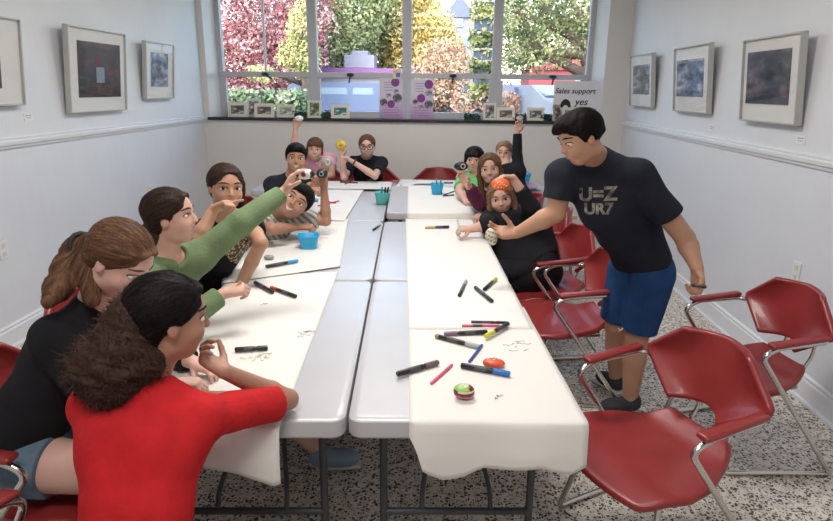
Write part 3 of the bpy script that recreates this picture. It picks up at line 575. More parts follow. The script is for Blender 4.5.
def picture(label, side, y0, y1, z0, z1, inner, cols, extra=None):
    x = WXL if side > 0 else WXR; w = y1-y0; h = z1-z0; t = empty('framed_picture', (x, (y0+y1)/2, z0), 0); tag(t, label, 'picture', None)
    f = MB(); D = .042; e = .011; T_ = Matrix.Rotation(side*R(5.5), 4, 'Y')
    X = lambda d: side*d
    for (cy, cz, sy, sz) in ((0, e/2, w, e), (0, h-e/2, w, e), (-w/2+e/2, h/2, e, h-2*e), (w/2-e/2, h/2, e, h-2*e)): f.box((X(.015+D/2), cy, cz), (D, sy, sz), 0, T_, .002)
    f.build('frame', silver, t)
    MB().box((X(.03), 0, h/2), (.02, w-2*e, h-2*e), 0, T_).build('mat_board', matb, t)
    a0, a1, b0, b1 = inner; MB().box((X(.042), (a0+a1)/2*w-w/2, (b0+b1)/2*h), (.004, (a1-a0)*w, (b1-b0)*h), 0, T_).build('photo', cols, t)
    if extra: extra(t, X, w, h, T_)
    MB().box((X(.053), 0, h/2), (.002, w-2*e, h-2*e), 0, T_).build('glass', pg, t)
ph1 = photomat('photo_dark_plum', [(.008, .006, .010), (.03, .015, .025), (.12, .03, .04)]); ph2 = photomat('photo_storm_blue', [(.03, .04, .07), (.16, .22, .34), (.55, .60, .68)]); ph3 = photomat('photo_grey_scene', [(.05, .05, .06), (.18, .19, .22), (.5, .52, .55)]); ph4 = photomat('photo_dark_night', [(.012, .014, .03), (.05, .05, .09), (.20, .12, .12)])
def e1(t, X, w, h, T_):
    MB().raw([(X(.045), -.06, .36), (X(.045), .02, .36), (X(.045), -.01, .44)], [(0, 1, 2), (2, 1, 0)], 0, T_).build('red_light_patch', mat('print_red', (.35, .04, .04), .5), t)
    MB().box((X(.045), .02, .29), (.002, .12, .12), 0, T_).build('pale_patch', mat('print_blue', (.22, .26, .36), .5), t)
picture('silver framed dark red picture cut off at the left edge', 1, 3.40, 4.125, 1.57, 2.115, (.2, .72, .2, .80), ph4)
picture('large silver framed dark plum picture on the left wall', 1, 4.625, 5.475, 1.495, 2.135, (.16, .90, .18, .84), ph1, e1)
picture('smaller silver framed blue seascape nearest the left window corner', 1, 5.86, 6.48, 1.58, 2.11, (.2, .8, .22, .82), ph2)
picture('small silver framed grey picture nearest the window on the right wall', -1, 6.31, 7.05, 1.545, 2.065, (.15, .86, .24, .80), ph3)
picture('silver framed blue grey picture in the middle of the right wall', -1, 4.98, 5.715, 1.535, 2.065, (.16, .93, .24, .80), ph2)
picture('largest silver framed night picture on the right wall', -1, 3.73, 4.43, 1.515, 2.04, (.16, .92, .22, .84), ph4)
def card(label, side, c, w, h): 
    x = WXL if side > 0 else WXR; o = MB().box((side*.002, 0, 0), (.004, w, h)).build('caption_card', mat('card_white', (.82, .81, .79), .7), None); o.location = (x, c[0], c[1]); tag(o, label, 'card')
    MB().box((side*.0045, 0, h*.2), (.001, w*.7, h*.12)).box((side*.0045, 0, -.1*h), (.001, w*.6, h*.08)).build('printed_lines', mat('print_grey', (.35, .35, .36), .8), o)
c = (2.100, 3.737, 1.431); card('small white caption card under the largest right picture', -1, (c[1], c[2]), .09, .05)
c = (2.100, 4.974, 1.425); card('small white caption card under the middle right picture', -1, (c[1], c[2]), .08, .045)
c = (-2.870, 4.205, 1.483); card('small white caption card under the cut off left picture', 1, (c[1], c[2]), .09, .05)
def outlet(label, side, c):
    x = WXL if side > 0 else WXR; o = MB().box((side*.004, 0, 0), (.008, .075, .12), 0, None, .003).build('outlet_cover', mat('outlet_plastic', (.80, .79, .77), .4), None); o.location = (x, c[1], c[2]); tag(o, label, 'outlet')
    for z in (-.028, .028): MB().box((side*.0085, 0, z), (.003, .032, .028), 0, None, .001).build('socket', mat('socket_face', (.65, .64, .62), .4), o)
outlet('white wall outlet low on the right wall behind the chair', -1, (2.100, 3.537, 0.681)); outlet('white wall outlet at the left edge of the photo', 1, (-2.870, 3.749, 0.652)); outlet('small white outlet on the left wall behind the child in green', 1, (-2.870, 5.840, 0.703))
# ------------------------------------------------------------------ things on the sill
ivory = mat('ivory_frame', (.74, .70, .60), .5)
def sillframe(label, x, y, w, h, ph, rz=0, tilt=10, col=None):
    t = empty('photo_frame', (x, y, WZ0+.0125), rz); tag(t, label, 'photo frame', None); T_ = Matrix.Rotation(R(-tilt), 4, 'X'); e = w*.16
    f = MB()
    for (cx, cz, sx, sz) in ((0, e/2, w, e), (0, h-e/2, w, e), (-w/2+e/2, h/2, e, h-2*e), (w/2-e/2, h/2, e, h-2*e)): f.box((cx, 0, cz), (sx, .014, sz), 0, T_, .002)
    f.build('frame', col or ivory, t); MB().box((0, .002, h/2), (w-2*e+.004, .006, h-2*e+.004), 0, T_).build('photo', ph, t)
    MB().raw([(-.015, .02+h*.12, h*.6), (.015, .02+h*.12, h*.6), (.02, .02+h*.40, .002), (-.02, .02+h*.40, .002), (-.015, .025+h*.12, h*.6), (.015, .025+h*.12, h*.6), (.02, .025+h*.40, .002), (-.02, .025+h*.40, .002)], [(0, 1, 2, 3), (7, 6, 5, 4), (0, 4, 5, 1), (1, 5, 6, 2), (2, 6, 7, 3), (3, 7, 4, 0)]).build('easel_back', black, t)
pa = photomat('snapshot_brown', [(.05, .05, .06), (.22, .17, .14), (.62, .56, .5)], 1.7); pb = photomat('snapshot_teal', [(.02, .08, .09), (.10, .28, .26), (.75, .78, .78)], 1.7); pc = photomat('snapshot_green', [(.04, .06, .04), (.16, .24, .12), (.70, .60, .55)], 1.7); pd = photomat('snapshot_grey', [(.04, .04, .04), (.25, .25, .25), (.75, .75, .75)], 1.7)
FY = 7.45
sillframe('ivory photo frame leftmost on the sill', (-2.483, 7.450, 1.464)[0], 7.45, .235, .175, pa)
sillframe('dark backed photo frame standing behind the left sill frames', (-2.313, 7.540, 1.510)[0], 7.545, .17, .215, pd)
sillframe('ivory photo frame third along the sill from the left', (-2.149, 7.430, 1.457)[0], 7.42, .24, .165, pa, .05)
sillframe('ivory photo frame with a pale green picture left of the mullion', (-1.901, 7.450, 1.459)[0], 7.46, .22, .155, photomat('snapshot_pale', [(.15, .2, .12), (.5, .55, .45), (.8, .8, .75)], 1.7), -.12)
sillframe('upright ivory frame with a green snapshot under the first mullion', (-1.549, 7.450, 1.498)[0], 7.45, .165, .205, pc)
sillframe('ivory frame with a teal snapshot beside the garland', (-1.238, 7.450, 1.466)[0], 7.45, .225, .16, pb)
sillframe('upright ivory frame with a dark group snapshot right of the poster', (0.544, 7.450, 1.487)[0], 7.45, .15, .20, pd)
sillframe('wide ivory frame between the upright frame and the raised hand', (0.731, 7.430, 1.467)[0], 7.43, .215, .15, pa)
sillframe('ivory frame with a grey snapshot behind the raised rock', (1.084, 7.450, 1.470)[0], 7.45, .205, .15, pd)
sillframe('tan frame leaning against the lettered sign', (1.345, 7.410, 1.474)[0], 7.415, .13, .19, pa, .5, 12, mat('tan_frame', (.45, .38, .28), .5))
sillframe('ivory frame in front of the lettered sign, beside the boy', (1.484, 7.400, 1.454)[0], 7.395, .20, .16, pd)
lf = leafmat('garland_leaves', (.03, .10, .08), (.12, .25, .18))
for a, b, lab in ((292, 306, 'dark green garland clump left of the first mullion'), (322, 332, 'dark green garland clump beside the teal snapshot'), (468, 484, 'dark green garland clump right of the purple posters'), (516, 530, 'green garland clump with red berries by the raised hand'), (545, 556, 'green garland clump beside the tan frame')):
    x0 = (-2.68+(a-218)*.0117); x1 = (-2.68+(b-218)*.0117); n = 170; P = np.stack([RNG.uniform(0, x1-x0, n)-(x1-x0)/2, RNG.normal(0, .02, n), .045+RNG.normal(0, .020, n)], 1); P[:, 2] = np.clip(P[:, 2], .014, .1); u = RNG.normal(size=(n, 3)); u /= np.linalg.norm(u, axis=1, keepdims=True); w = np.cross(u, RNG.normal(size=(n, 3))); w /= np.linalg.norm(w, axis=1, keepdims=True)
    q = np.stack([P-u*.022, P-w*.01, P+u*.022, P+w*.01], 1).reshape(-1, 3); q[:, 2] = np.maximum(q[:, 2], .0125); o = npmesh('garland', q, np.arange(4*n).reshape(-1, 4), lf); o.location = ((x0+x1)/2, 7.47, WZ0); tag(o, lab, 'garland')
    if 'berries' in lab:
        m = MB(); [m.ell((random.uniform(-.06, .06), random.uniform(-.035, -.01), random.uniform(.03, .07)), (.008,)*3, 8) for _ in range(14)]; m.build('berries', mat('berry', (.35, .03, .04), .4), o, True)
def grad_poster(name):
    m = bpy.data.materials.new(name); m.use_nodes = True; nt = m.node_tree; b = nt.nodes['Principled BSDF']; b.inputs['Roughness'].default_value = .5
    tc = nt.nodes.new('ShaderNodeTexCoord'); sp = nt.nodes.new('ShaderNodeSeparateXYZ'); nt.links.new(tc.outputs['Generated'], sp.inputs[0]); r = nt.nodes.new('ShaderNodeValToRGB'); e = r.color_ramp.elements
    e[0].position = .0; e[0].color = (.40, .24, .46, 1); e[1].position = .6; e[1].color = (.62, .60, .68, 1); x = e.new(.25); x.color = (.55, .40, .60, 1); nt.links.new(sp.outputs['Z'], r.inputs[0]); nt.links.new(r.outputs[0], b.inputs['Base Color']); return m
gp = grad_poster('lilac_poster_print')
def disc(x, z, r, m, parent, name, y=-.004):
    MB().lathe([(0, 0), (r, 0), (r, .002), (0, .002)], 24, 0, Matrix.Translation((x, y, z)) @ Matrix.Rotation(R(90), 4, 'X')).build(name, m, parent)
def poster(label, x, w, h, discs, round_):
    z0 = WZ0+.0125; out = [(-w/2+(.05 if round_ else 0), 0), (w/2, 0), (w/2, h)] + [(-w/2, h), (-w/2, h*.45), (-w/2+(.0 if round_ else 0), h*.2)]
    m = MB(); n = len(out); m.raw([(a, s*.003, b) for s in (-1, 1) for a, b in out], [tuple(range(n)), tuple(range(2*n-1, n-1, -1))]+[(i, n+i, n+(i+1) % n, (i+1) % n) for i in range(n)])
    o = m.build('poster', gp); o.location = (x, 7.52, z0); o.rotation_euler = (R(-3), 0, 0); tag(o, label, 'poster')
    for (dx, dz, r, mm) in discs: disc(dx, dz, r, mm, o, 'photo_disc')
    t = MB()
    for i in range(4): t.box((random.uniform(-.02, .02), -.0045, .04+.03*i), (w*random.uniform(.45, .75), .001, .007))
    for i in range(4): t.box((-.03, -.0045, h-.05-.03*i), (w*.35, .001, .006))
    t.build('printed_lines', mat('print_violet', (.30, .16, .36), .7), o)
pu = mat('print_purple', (.22, .03, .24), .5); dk = photomat('disc_photo_dark', [(.03, .02, .04), (.12, .10, .14), (.5, .45, .5)], 1.7); dw = photomat('disc_photo_mixed', [(.08, .05, .1), (.4, .3, .42), (.75, .7, .75)], 1.7)
poster('lilac poster panel left of the middle mullion', (-0.634, 7.520, 1.622)[0], .28, .47, [(.05, .42, .05, pu), (-.09, .19, .045, dk), (.0, .17, .045, pu), (.075, .24, .055, dk), (.06, .32, .03, dw), (-.03, .27, .03, dw)], True)
poster('lilac poster panel right of the middle mullion', (-0.264, 7.520, 1.626)[0], .27, .46, [(.08, .40, .052, pu), (-.01, .24, .050, pu), (.08, .17, .05, dk), (.08, .30, .042, dw), (-.08, .20, .03, dk), (-.01, .14, .032, dw)], False)
o = MB().box((0, 0, .05), (.095, .004, .11)).build('small_badge', mat('badge_cream', (.75, .62, .50), .6)); o.location = ((-0.562, 7.510, 1.896)[0], 7.525, WZ0+.477); o.rotation_euler = (R(-3), 0, 0); tag(o, 'small square yellow and blue badge above the left poster', 'badge')
MB().box((.012, -.003, .04), (.05, .002, .05)).build('blue_patch', mat('badge_blue', (.10, .15, .45), .6), o); MB().box((-.018, -.003, .07), (.04, .002, .035)).build('yellow_patch', mat('badge_yellow', (.85, .50, .05), .6), o)
# lettered sign
def text_mesh(s, size, shear=0, off=0, space=1):
    cu = bpy.data.curves.new('t', 'FONT'); cu.body = s; cu.size = size; cu.shear = shear; cu.offset = off; cu.extrude = .001; cu.space_character = space; ob = bpy.data.objects.new('t', cu); COL.objects.link(ob)
    dg = bpy.context.evaluated_depsgraph_get(); me = bpy.data.meshes.new_from_object(ob.evaluated_get(dg)); COL.objects.unlink(ob); bpy.data.objects.remove(ob); return me
sx0 = (1.283, 7.500, 1.585)[0]; sx1 = (1.848, 7.430, 1.593)[0]; sw = sx1-sx0; sh = .455
sg = MB().box((0, 0, sh/2), (sw, .008, sh), 0, None, .002).build('lettered_sign', mat('sign_white', (.78, .77, .80), .5)); sg.location = ((sx0+sx1)/2, 7.455, WZ0+.0125); sg.rotation_euler = (R(-3), 0, 0); tag(sg, 'white sign with black lettering at the right end of the sill', 'sign')
for s, size, x, z in (('Sales', .083, -sw/2+.012, .315), ('support', .085, -sw/2+.203, .315), ('yes', .112, -.035, .185)):
    me = text_mesh(s, size, .22, .0012, 1.02); me.transform(Matrix.Translation((x, -.006, z)) @ Matrix.Rotation(R(90), 4, 'X')); me.materials.append(mat('sign_black', (.012, .012, .012), .5)); link(bpy.data.objects.new('lettering', me), sg)
m = MB(); arc = [( .10*math.cos(t)*.62, .085*math.sin(t)) for t in np.linspace(-.3, math.pi+.1, 18)]; inn = [(.055*math.cos(t)*.55+.0, .028*math.sin(t)-.012) for t in np.linspace(-.3, math.pi+.1, 18)]
q = [(-.14+a, -.0055, .165+b) for a, b in arc]+[(-.14+a, -.0055, .165+b) for a, b in inn]; m.raw(q, [(i, i+1, 18+i+1, 18+i) for i in range(17)]); m.build('swirl_emblem', mat('sign_black', (0, 0, 0)), sg)
# ------------------------------------------------------------------ tables
TZ = .74; TA = math.atan(-.0558); OX, OY = -.272, 1.61
def TB(s, t, z=TZ):      # s across (0 at the middle seam), t along
    return Vector((OX+s*math.cos(TA*-1)*1.0+t*math.sin(TA), OY+t*math.cos(TA)-s*math.sin(TA), z)) if 0 else Vector((OX+s*.9984-t*.0557, OY+t*.9984+s*.0557, z))
def TI(x, y): dx, dy = x-OX, y-OY; return dx*.9984+dy*.0557, -dx*.0557+dy*.9984
plast = mat('table_plastic', (.48, .475, .49), .30, coat=.10, nscale=5, namt=.03, bump=.02, bscale=300); plegs = mat('table_leg_paint', (.045, .047, .05), .45)
def table(label, x, y, w, l, rz, z=TZ, group=None):
    t = empty('folding_table', (x, y, 0), rz); tag(t, label, 'table', group)
    m = MB(); rr = .045; pts = []
    for cx, cy, a0 in ((w/2-rr, l/2-rr, 0), (-w/2+rr, l/2-rr, 90), (-w/2+rr, -l/2+rr, 180), (w/2-rr, -l/2+rr, 270)):
        for k in range(7): a = R(a0+15*k); pts.append((cx, cy, math.cos(a), math.sin(a)))
    prof = [(-.012, .012), (-.003, .0), (0, -.012), (0, -.036), (-.006, -.044), (-.02, -.046)]; prof = [(-.03, 0), (-.008, 0), (-.002, -.004), (0, -.012), (0, -.052), (-.006, -.060), (-.03, -.060)]
    vs = [(cx+(rr+d)*ca, cy+(rr+d)*sa, z+h) for d, h in prof for cx, cy, ca, sa in pts]; n = len(pts); fs = []
    for i in range(len(prof)-1):
        for k in range(n): fs.append((i*n+k, (i+1)*n+k, (i+1)*n+(k+1) % n, i*n+(k+1) % n))
    fs.append(tuple(range(n))); fs.append(tuple((len(prof)-1)*n+k for k in range(n))[::-1]); m.raw(vs, fs); o = m.build('tabletop', plast, t, auto=35)
    zb = z-.060
    for e in (-1, 1):
        y0 = e*(l/2-.20)
        for s in (-1, 1): MB().tube([(s*(w/2-.10), y0, zb), (s*(w/2-.10), y0, .012)], .0135, 10).lathe([(.0, 0), (.018, 0), (.018, .03), (0, .03)], 12, 0, Matrix.Translation((s*(w/2-.10), y0, 0))).build('leg', plegs, t, auto=40)
        [MB().tube([(-w/2+.10, y0, zz), (w/2-.10, y0, zz)], .0125, 10).build('crossbar', plegs, t, auto=40) for zz in (.27, zb-.02)]
        for s in (-1, 1): MB().tube([(s*.03, y0-e*.42, zb-.01), (s*.03, y0-e*.40, zb-.03), (s*.12, y0-e*.03, .33), (s*.12, y0, .27)], .009, 8, 0, .03).build('brace', plegs, t, auto=40)
        for s in (-1, 1): MB().box((s*(w/2-.10), y0, zb-.012), (.05, .06, .024), 0, None, .004).build('bracket', plegs, t)
    return t
LW, RW = .80, .71; NW = .71
p = TB(-NW/2-.003, .70); table('pale folding table at the near left, its end edge showing', p.x, p.y, NW, 1.395, -TA)
p = TB(RW/2+.003, .70); table('pale folding table at the near right under the hanging paper', p.x, p.y, RW, 1.395, -TA)
p = TB(-LW/2-.003, 2.13); table('middle folding table of the left row', p.x, p.y, LW, 1.445, -TA)
p = TB(RW/2+.003, 2.13); table('middle folding table of the right row', p.x, p.y, RW, 1.445, -TA)
p = TB(-LW/2-.003, 3.575); table('farthest folding table of the left row, with the teal cup', p.x, p.y, LW, 1.425, -TA)
p = TB(RW/2+.025, 3.62); table('farthest folding table of the right row, set slightly higher', p.x, p.y, RW+.02, 1.31, -TA, .785)
table('folding table crossing the far left end', -1.165, 6.10, 1.40, .62, R(2.5)); table('folding table crossing the far right end', .30, 6.30, 1.52, .62, R(1))
# ------------------------------------------------------------------ paper
paper = mat('drawing_paper', (.77, .745, .70), .75, nscale=2, namt=.02)
def sheet(label, P00, P10, P11, P01, z, near_hang=0, far_curl=0, torn=.006, nu=26, nvv=46, seed=0, lift=0, hang_pts=None, side_hang=0):
    """P00,P10 near left/right and P11,P01 far right/left corners (x,y); optional hang over the near edge"""
    g = np.random.default_rng(seed); vs = []; fs = []
    P00, P10, P11, P01 = [np.array(p, float) for p in (P00, P10, P11, P01)]; nh = 10 if near_hang else 0
    for j in range(-nh, nvv+1):
        for i in range(nu+1):
            u = i/nu; v = max(j, 0)/nvv
            a = P00*(1-u)+P10*u; b = P01*(1-u)+P11*u; p = a*(1-v)+b*v; zz = z+.0012
            e = torn*math.sin(u*37+seed)*math.sin(u*13+1) if j == nvv else 0; d = nv(np.append(b-a, 0))[:2]; p = p+d*e
            zz += .0012*(1+math.sin(v*23+seed)*math.sin(u*7+v*4))+lift*math.exp(-((v-.0)/.03)**2)*(1 if not near_hang else 0)
            if far_curl: zz += far_curl*math.exp(-((v-.93)/.06)**2)*(.5+.5*math.sin(u*6+1))
            if j < 0:
                h = near_hang*(-j/nh); hp = np.interp(u, [q[0] for q in hang_pts], [q[1] for q in hang_pts]) if hang_pts else 1; h *= hp
                c = min(h, .03); th = c/.03*math.pi/2; out = .012*math.sin(th)+.010*math.sin(u*9+seed)*min(h/.1, 1)+.02*min(h/.1, 1); p = p-d*out; zz = z+.0025-.02*(1-math.cos(th))-max(h-.02, 0)
            if side_hang and u > .999: zz -= .0
            vs.append((p[0], p[1], zz))
    W = nu+1
    for j in range(nh+nvv):
        for i in range(nu): fs.append((j*W+i, j*W+i+1, (j+1)*W+i+1, (j+1)*W+i))
    c = np.mean(vs, 0); o = meshobj('paper_sheet', [(a-c[0], b-c[1], d) for a, b, d in vs], fs, paper, None); o.location = (c[0], c[1], 0); md = o.modifiers.new('s', 'SOLIDIFY'); md.thickness = .0006; md.offset = 1; tag(o, label, 'paper'); return o
def xy(s, t): p = TB(s, t); return (p.x, p.y)
cr = lambda px: px
s0 = sheet('cream paper sheet hanging over the near right table end', (-0.084, 1.628, 0.740)[:2], xy(.725, -.0), (0.385, 2.642, 0.740)[:2], (-0.136, 2.553, 0.740)[:2], TZ, near_hang=.165, seed=2, hang_pts=[(0, .25), (.03, .4), (.08, .95), (.2, 1.15), (.3, 1.1), (.42, .86), (.6, .86), (.75, .82), (.86, .98), (.93, 1.0), (1, .85)])
sheet('long white paper sheet along the middle right table', (-0.124, 2.343, 0.740)[:2], (0.389, 2.378, 0.740)[:2], xy(.705, 2.95), TB(.162, 2.95)[:2], TZ+.0015, seed=4, lift=.0)
sheet('white paper sheet on the farthest right table', (TB(.175, 2.96).x, TB(.175, 2.96).y), xy(.700, 2.96), xy(.62, 4.22), (-0.340, 6.034, 0.785)[:2], TZ+.046, seed=5, near_hang=.048, nu=20)
l0 = sheet('cream paper sheet on the near left table with its torn corner hanging', xy(-.715, -.03), xy(-.19, -.03), (-0.553, 3.138, 0.740)[:2], (-1.095, 3.023, 0.740)[:2], TZ, near_hang=.15, seed=7, hang_pts=[(0, .5), (.3, .72), (.55, .80), (.75, .85), (.88, 1.05), (.96, 1.2), (1, 1.15)])
sheet('white paper sheet along the middle left table', (-1.094, 2.870, 0.740)[:2], (-0.555, 3.215, 0.740)[:2], xy(-.27, 2.9), xy(-.81, 2.86), TZ+.004, seed=9, lift=.002)
sheet('white paper sheet on the farthest left table', xy(-.80, 2.88), xy(-.29, 2.80), xy(-.25, 4.26), xy(-.76, 4.26), TZ+.008, seed=10, lift=.003)
sheet('white paper sheet across the far left crossing table', (-1.66, 5.83), (-.50, 5.87), (-.52, 6.38), (-1.68, 6.34), TZ+.012, seed=12)
sheet('white paper sheet curling up on the far right crossing table', (-.47, 6.02), (.98, 6.02), (.98, 6.55), (-.45, 6.55), TZ+.012, seed=13, far_curl=.0, nu=40)
cs = []; 
for i in range(25):
    u = i/24; 
    for j in range(7): cs.append((-.42+u*.62, 5.92+j*.055+.03*u, .757+.060*math.sin(min(u*1.25, 1)*math.pi)**1.5*(1-.35*j/6)))
o = meshobj('paper_sheet', cs, [(i*7+j, (i+1)*7+j, (i+1)*7+j+1, i*7+j+1) for i in range(24) for j in range(6)], paper, None); md = o.modifiers.new('s', 'SOLIDIFY'); md.thickness = .0006; md.offset = 1; tag(o, 'arched white paper end bulging up between the tables near the blue cup', 'paper')
# pencil scribbles drawn on the paper
ink = mat('grey_marker_ink', (.18, .18, .20), .7); gink = mat('pale_green_ink', (.45, .55, .30), .7)
def scrib(parent, c, w, h, n, m, z=TZ+.0065, r=.0007, name='scribble'):
    b = MB()
    for k in range(n):
        x = c[0]+random.uniform(-w, w); y = c[1]+random.uniform(-h, h); pts = [(x, y)]
        for _ in range(4): pts.append((pts[-1][0]+random.uniform(-.012, .014), pts[-1][1]+random.uniform(-.01, .01)))
        b.tube([(a-parent.location.x, q-parent.location.y, z) for a, q in pts], r, 4)
    b.build(name, m, parent)
scrib(s0, (0.312, 2.209, 0.740), .035, .06, 9, ink); scrib(s0, (0.191, 1.780, 0.740), .02, .008, 3, ink); scrib(l0, (-0.539, 2.261, 0.740), .03, .035, 12, ink); scrib(l0, (-0.656, 2.035, 0.740), .05, .03, 12, gink, r=.001); scrib(l0, (-0.784, 2.598, 0.740), .004, .004, 2, ink)
# ------------------------------------------------------------------ markers, rocks and cups
blk = mat('marker_black', (.018, .018, .02), .35); lab_ = mat('marker_label_grey', (.075, .075, .08), .5)
def cm(n, c, r=.35): return mat('cap_'+n, c, r)
BLUE, YEL, RED, PINK, GOLD, GREY, ORG, TEAL, WHT = cm('blue', (.02, .16, .50)), cm('yellow', (.65, .60, .04)), cm('red', (.55, .03, .05)), cm('pink', (.75, .10, .22)), cm('gold', (.42, .28, .12)), cm('grey', (.26, .25, .24)), cm('orange_red', (.60, .10, .04)), cm('teal', (.03, .38, .38)), cm('silver_grey', (.42, .44, .42))
def marker(label, a, b, body=blk, cap=GREY, r=.0085, z=TZ+.004, tail=None, capfrac=.33, group=None, held=False):
    """from a (tail) to b (cap end); a, b on the table or in space"""
    a = Vector(a); b = Vector(b); 
    if not held: a = Vector((a.x, a.y, z+r)); b = Vector((b.x, b.y, z+r))
    L = (b-a).length; c = (a+b)/2; t = empty('marker', c); t.rotation_mode = 'QUATERNION'; t.rotation_quaternion = (b-a).to_track_quat('Z', 'Y'); tag(t, label, 'marker', group); h = L/2; k = L*(1-capfrac)-h
    MB().lathe([(0, -h), (r*.80, -h), (r*.98, -h+.003), (r*.98, k-.012), (r*.78, k-.004), (r*.70, k+.004), (0, k+.004)], 16).build('barrel', body, t, auto=40)
    MB().lathe([(0, k-.001), (r*.95, k), (r*1.0, k+.004), (r*.98, h-.004), (r*.8, h), (0, h)], 16).build('cap', cap, t, auto=40)
    if tail: MB().lathe([(0, -h-.002), (r*.75, -h-.001), (r*1.02, -h+.002), (r*1.02, -h+.016), (0, -h+.016)], 16).build('end_plug', tail, t, auto=40)
    if r > .006: MB().lathe([(r*.99, -L*.22), (r*1.01, -L*.21), (r*1.01, L*.02), (r*.99, L*.03)], 16).build('printed_band', lab_, t, auto=40)
    return t
thin = .0048
marker('black marker with a brownish grey cap lying half off the paper edge', (-0.141, 1.907, 0.740), (-0.001, 2.011, 0.740), cap=cm('taupe', (.15, .12, .11)), r=.0105)
marker('short pink pen next to the taupe capped marker', (-0.023, 1.856, 0.740), (0.049, 2.006, 0.740), PINK, PINK, .0052)
marker('black marker with a bright blue cap nearest the orange rock', (0.081, 1.991, 0.740), (0.248, 1.932, 0.740), cap=BLUE, r=.0105)
marker('black marker with silver grey cap and gold end', (-0.012, 2.256, 0.740), (0.154, 2.161, 0.740), cap=WHT, r=.0095, tail=GOLD, capfrac=.3)
marker('black marker with a dull purple end in the near pile', (0.195, 2.311, 0.740), (0.020, 2.279, 0.740), cap=cm('mauve', (.25, .14, .22)), r=.0095, capfrac=.3)
marker('thin red pen at the far side of the near pile', (0.095, 2.380, 0.740), (0.254, 2.391, 0.740), cm('rose', (.70, .12, .18)), PINK, .0062)
marker('thin black pen behind the red pen', (0.135, 2.427, 0.740), (0.291, 2.427, 0.740), blk, blk, .0062)
marker('black marker with a yellow cap leaning across the near pile', (0.288, 2.393, 0.740), (0.183, 2.249, 0.740), cap=YEL, r=.0095, z=TZ+.010, capfrac=.35)
marker('thin dark blue pen between the pile and the orange rock', (0.111, 2.034, 0.740), (0.167, 2.190, 0.740), cm('navy', (.03, .06, .32)), cm('navy', (0, 0, 0)), .0052)
marker('small black marker with a pink grey cap on the right paper', (0.092, 2.759, 0.740), (0.133, 2.996, 0.740), cap=cm('dusty_pink', (.40, .25, .27)), r=.0085)
marker('thick black marker lying beside the yellow capped one', (0.174, 2.885, 0.740), (0.243, 2.685, 0.740), cap=blk, r=.010)
marker('short black marker with a yellow green cap farther up the right paper', (0.217, 2.857, 0.740), (0.290, 3.041, 0.740), cap=cm('lime', (.50, .55, .08)), r=.0095)
marker('black marker with a gold cap near the hand holding a pen', (0.055, 4.244, 0.740), (-0.115, 4.213, 0.740), cap=cm('brass', (.50, .42, .14)), r=.010, z=TZ+.006, capfrac=.42)
marker('thin black and teal pen behind the drawing hand', (0.222, 4.682, 0.740), (0.050, 4.666, 0.740), blk, TEAL, .0055, z=TZ+.006)
marker('black marker with a light blue cap on the left paper', (-0.949, 3.145, 0.740), (-0.803, 3.275, 0.740), cap=cm('sky', (.04, .33, .62)), r=.010, z=TZ+.010)
marker('black marker left of the orange red ended one', (-0.930, 2.883, 0.740), (-0.799, 2.738, 0.740), cap=blk, r=.010)
marker('black marker with an orange red end on the left paper', (-0.676, 2.689, 0.740), (-0.829, 2.811, 0.740), cap=ORG, r=.0095, capfrac=.25)
marker('solid black marker nearest the girl in red', (-0.761, 2.073, 0.740), (-0.644, 2.098, 0.740), cap=blk, r=.0095)
marker('tiny dark pen on the bare middle table beside the left paper', (-0.475, 4.134, 0.740), (-0.443, 4.298, 0.740), cap=GREY, r=.008, z=TZ)
marker('red pen on the far left paper', (-1.023, 4.935, 0.740), (-0.888, 5.178, 0.740), RED, RED, .006, z=TZ+.012); marker('dark purple pen on the far left paper behind the red one', (-1.034, 5.163, 0.740), (-0.898, 5.082, 0.740), cm('plum', (.12, .04, .14)), RED, .006, z=TZ+.012)
marker('dark marker in front of the girl with eyeglasses', (-1.058, 6.253, 0.740), (-0.864, 6.206, 0.740), cap=cm('plum', (0, 0, 0)), r=.008, z=TZ+.014); marker('dark red marker crossing in front of the girl with eyeglasses', (-0.985, 6.126, 0.740), (-0.934, 6.408, 0.740), cm('wine', (.25, .03, .06)), RED, .007, z=TZ+.014)
marker('grey green marker at the elbow of the girl with eyeglasses', (-0.783, 6.389, 0.740), (-0.703, 6.434, 0.740), cap=GREY, r=.008, z=TZ+.014)
marker('grey capped marker lying between the two long papers at the far end', (-0.426, 6.121, 0.740), (-0.335, 6.131, 0.740), cap=cm('sage', (.25, .28, .16)), r=.011, z=TZ)
marker('dark pen right of the far blue cup', (0.018, 5.365, 0.785), (0.119, 5.594, 0.785), blk, blk, .006, z=.789); marker('dark purple pen crossing right of the far blue cup', (0.009, 5.312, 0.785), (0.106, 5.374, 0.785), cm('plum', (0, 0, 0)), blk, .006, z=.789)
marker('black marker behind the far blue cup', (0.017, 6.073, 0.785), (0.107, 6.083, 0.785), cap=blk, r=.008, z=.789)
def rock(label, c, r, mats, seed=0, rz=0, tilt=(0, 0), mi=None, name='painted_rock'):
    m = MB(); m.ell((0, 0, 0), r, 28); 
    for i, v in enumerate(m.v):
        n = 1+.05*math.sin(v.x/r[0]*3+seed)*math.cos(v.y/r[1]*2.5+seed*2)+.03*math.sin(v.z/r[2]*4+v.x/r[0]*3+seed); m.v[i] = v*n
    m.m = [mi((m.v[f[0]]+m.v[f[2]])/2, r) if mi else 0 for f in m.f]
    o = m.build(name, mats, None, True); o.location = c; o.rotation_euler = (tilt[0], tilt[1], rz); return tag(o, label, 'painted rock' if name == 'painted_rock' else 'rock')
def paint(n, c): return mat('rock_paint_'+n, c, .4, nscale=60, namt=.15)
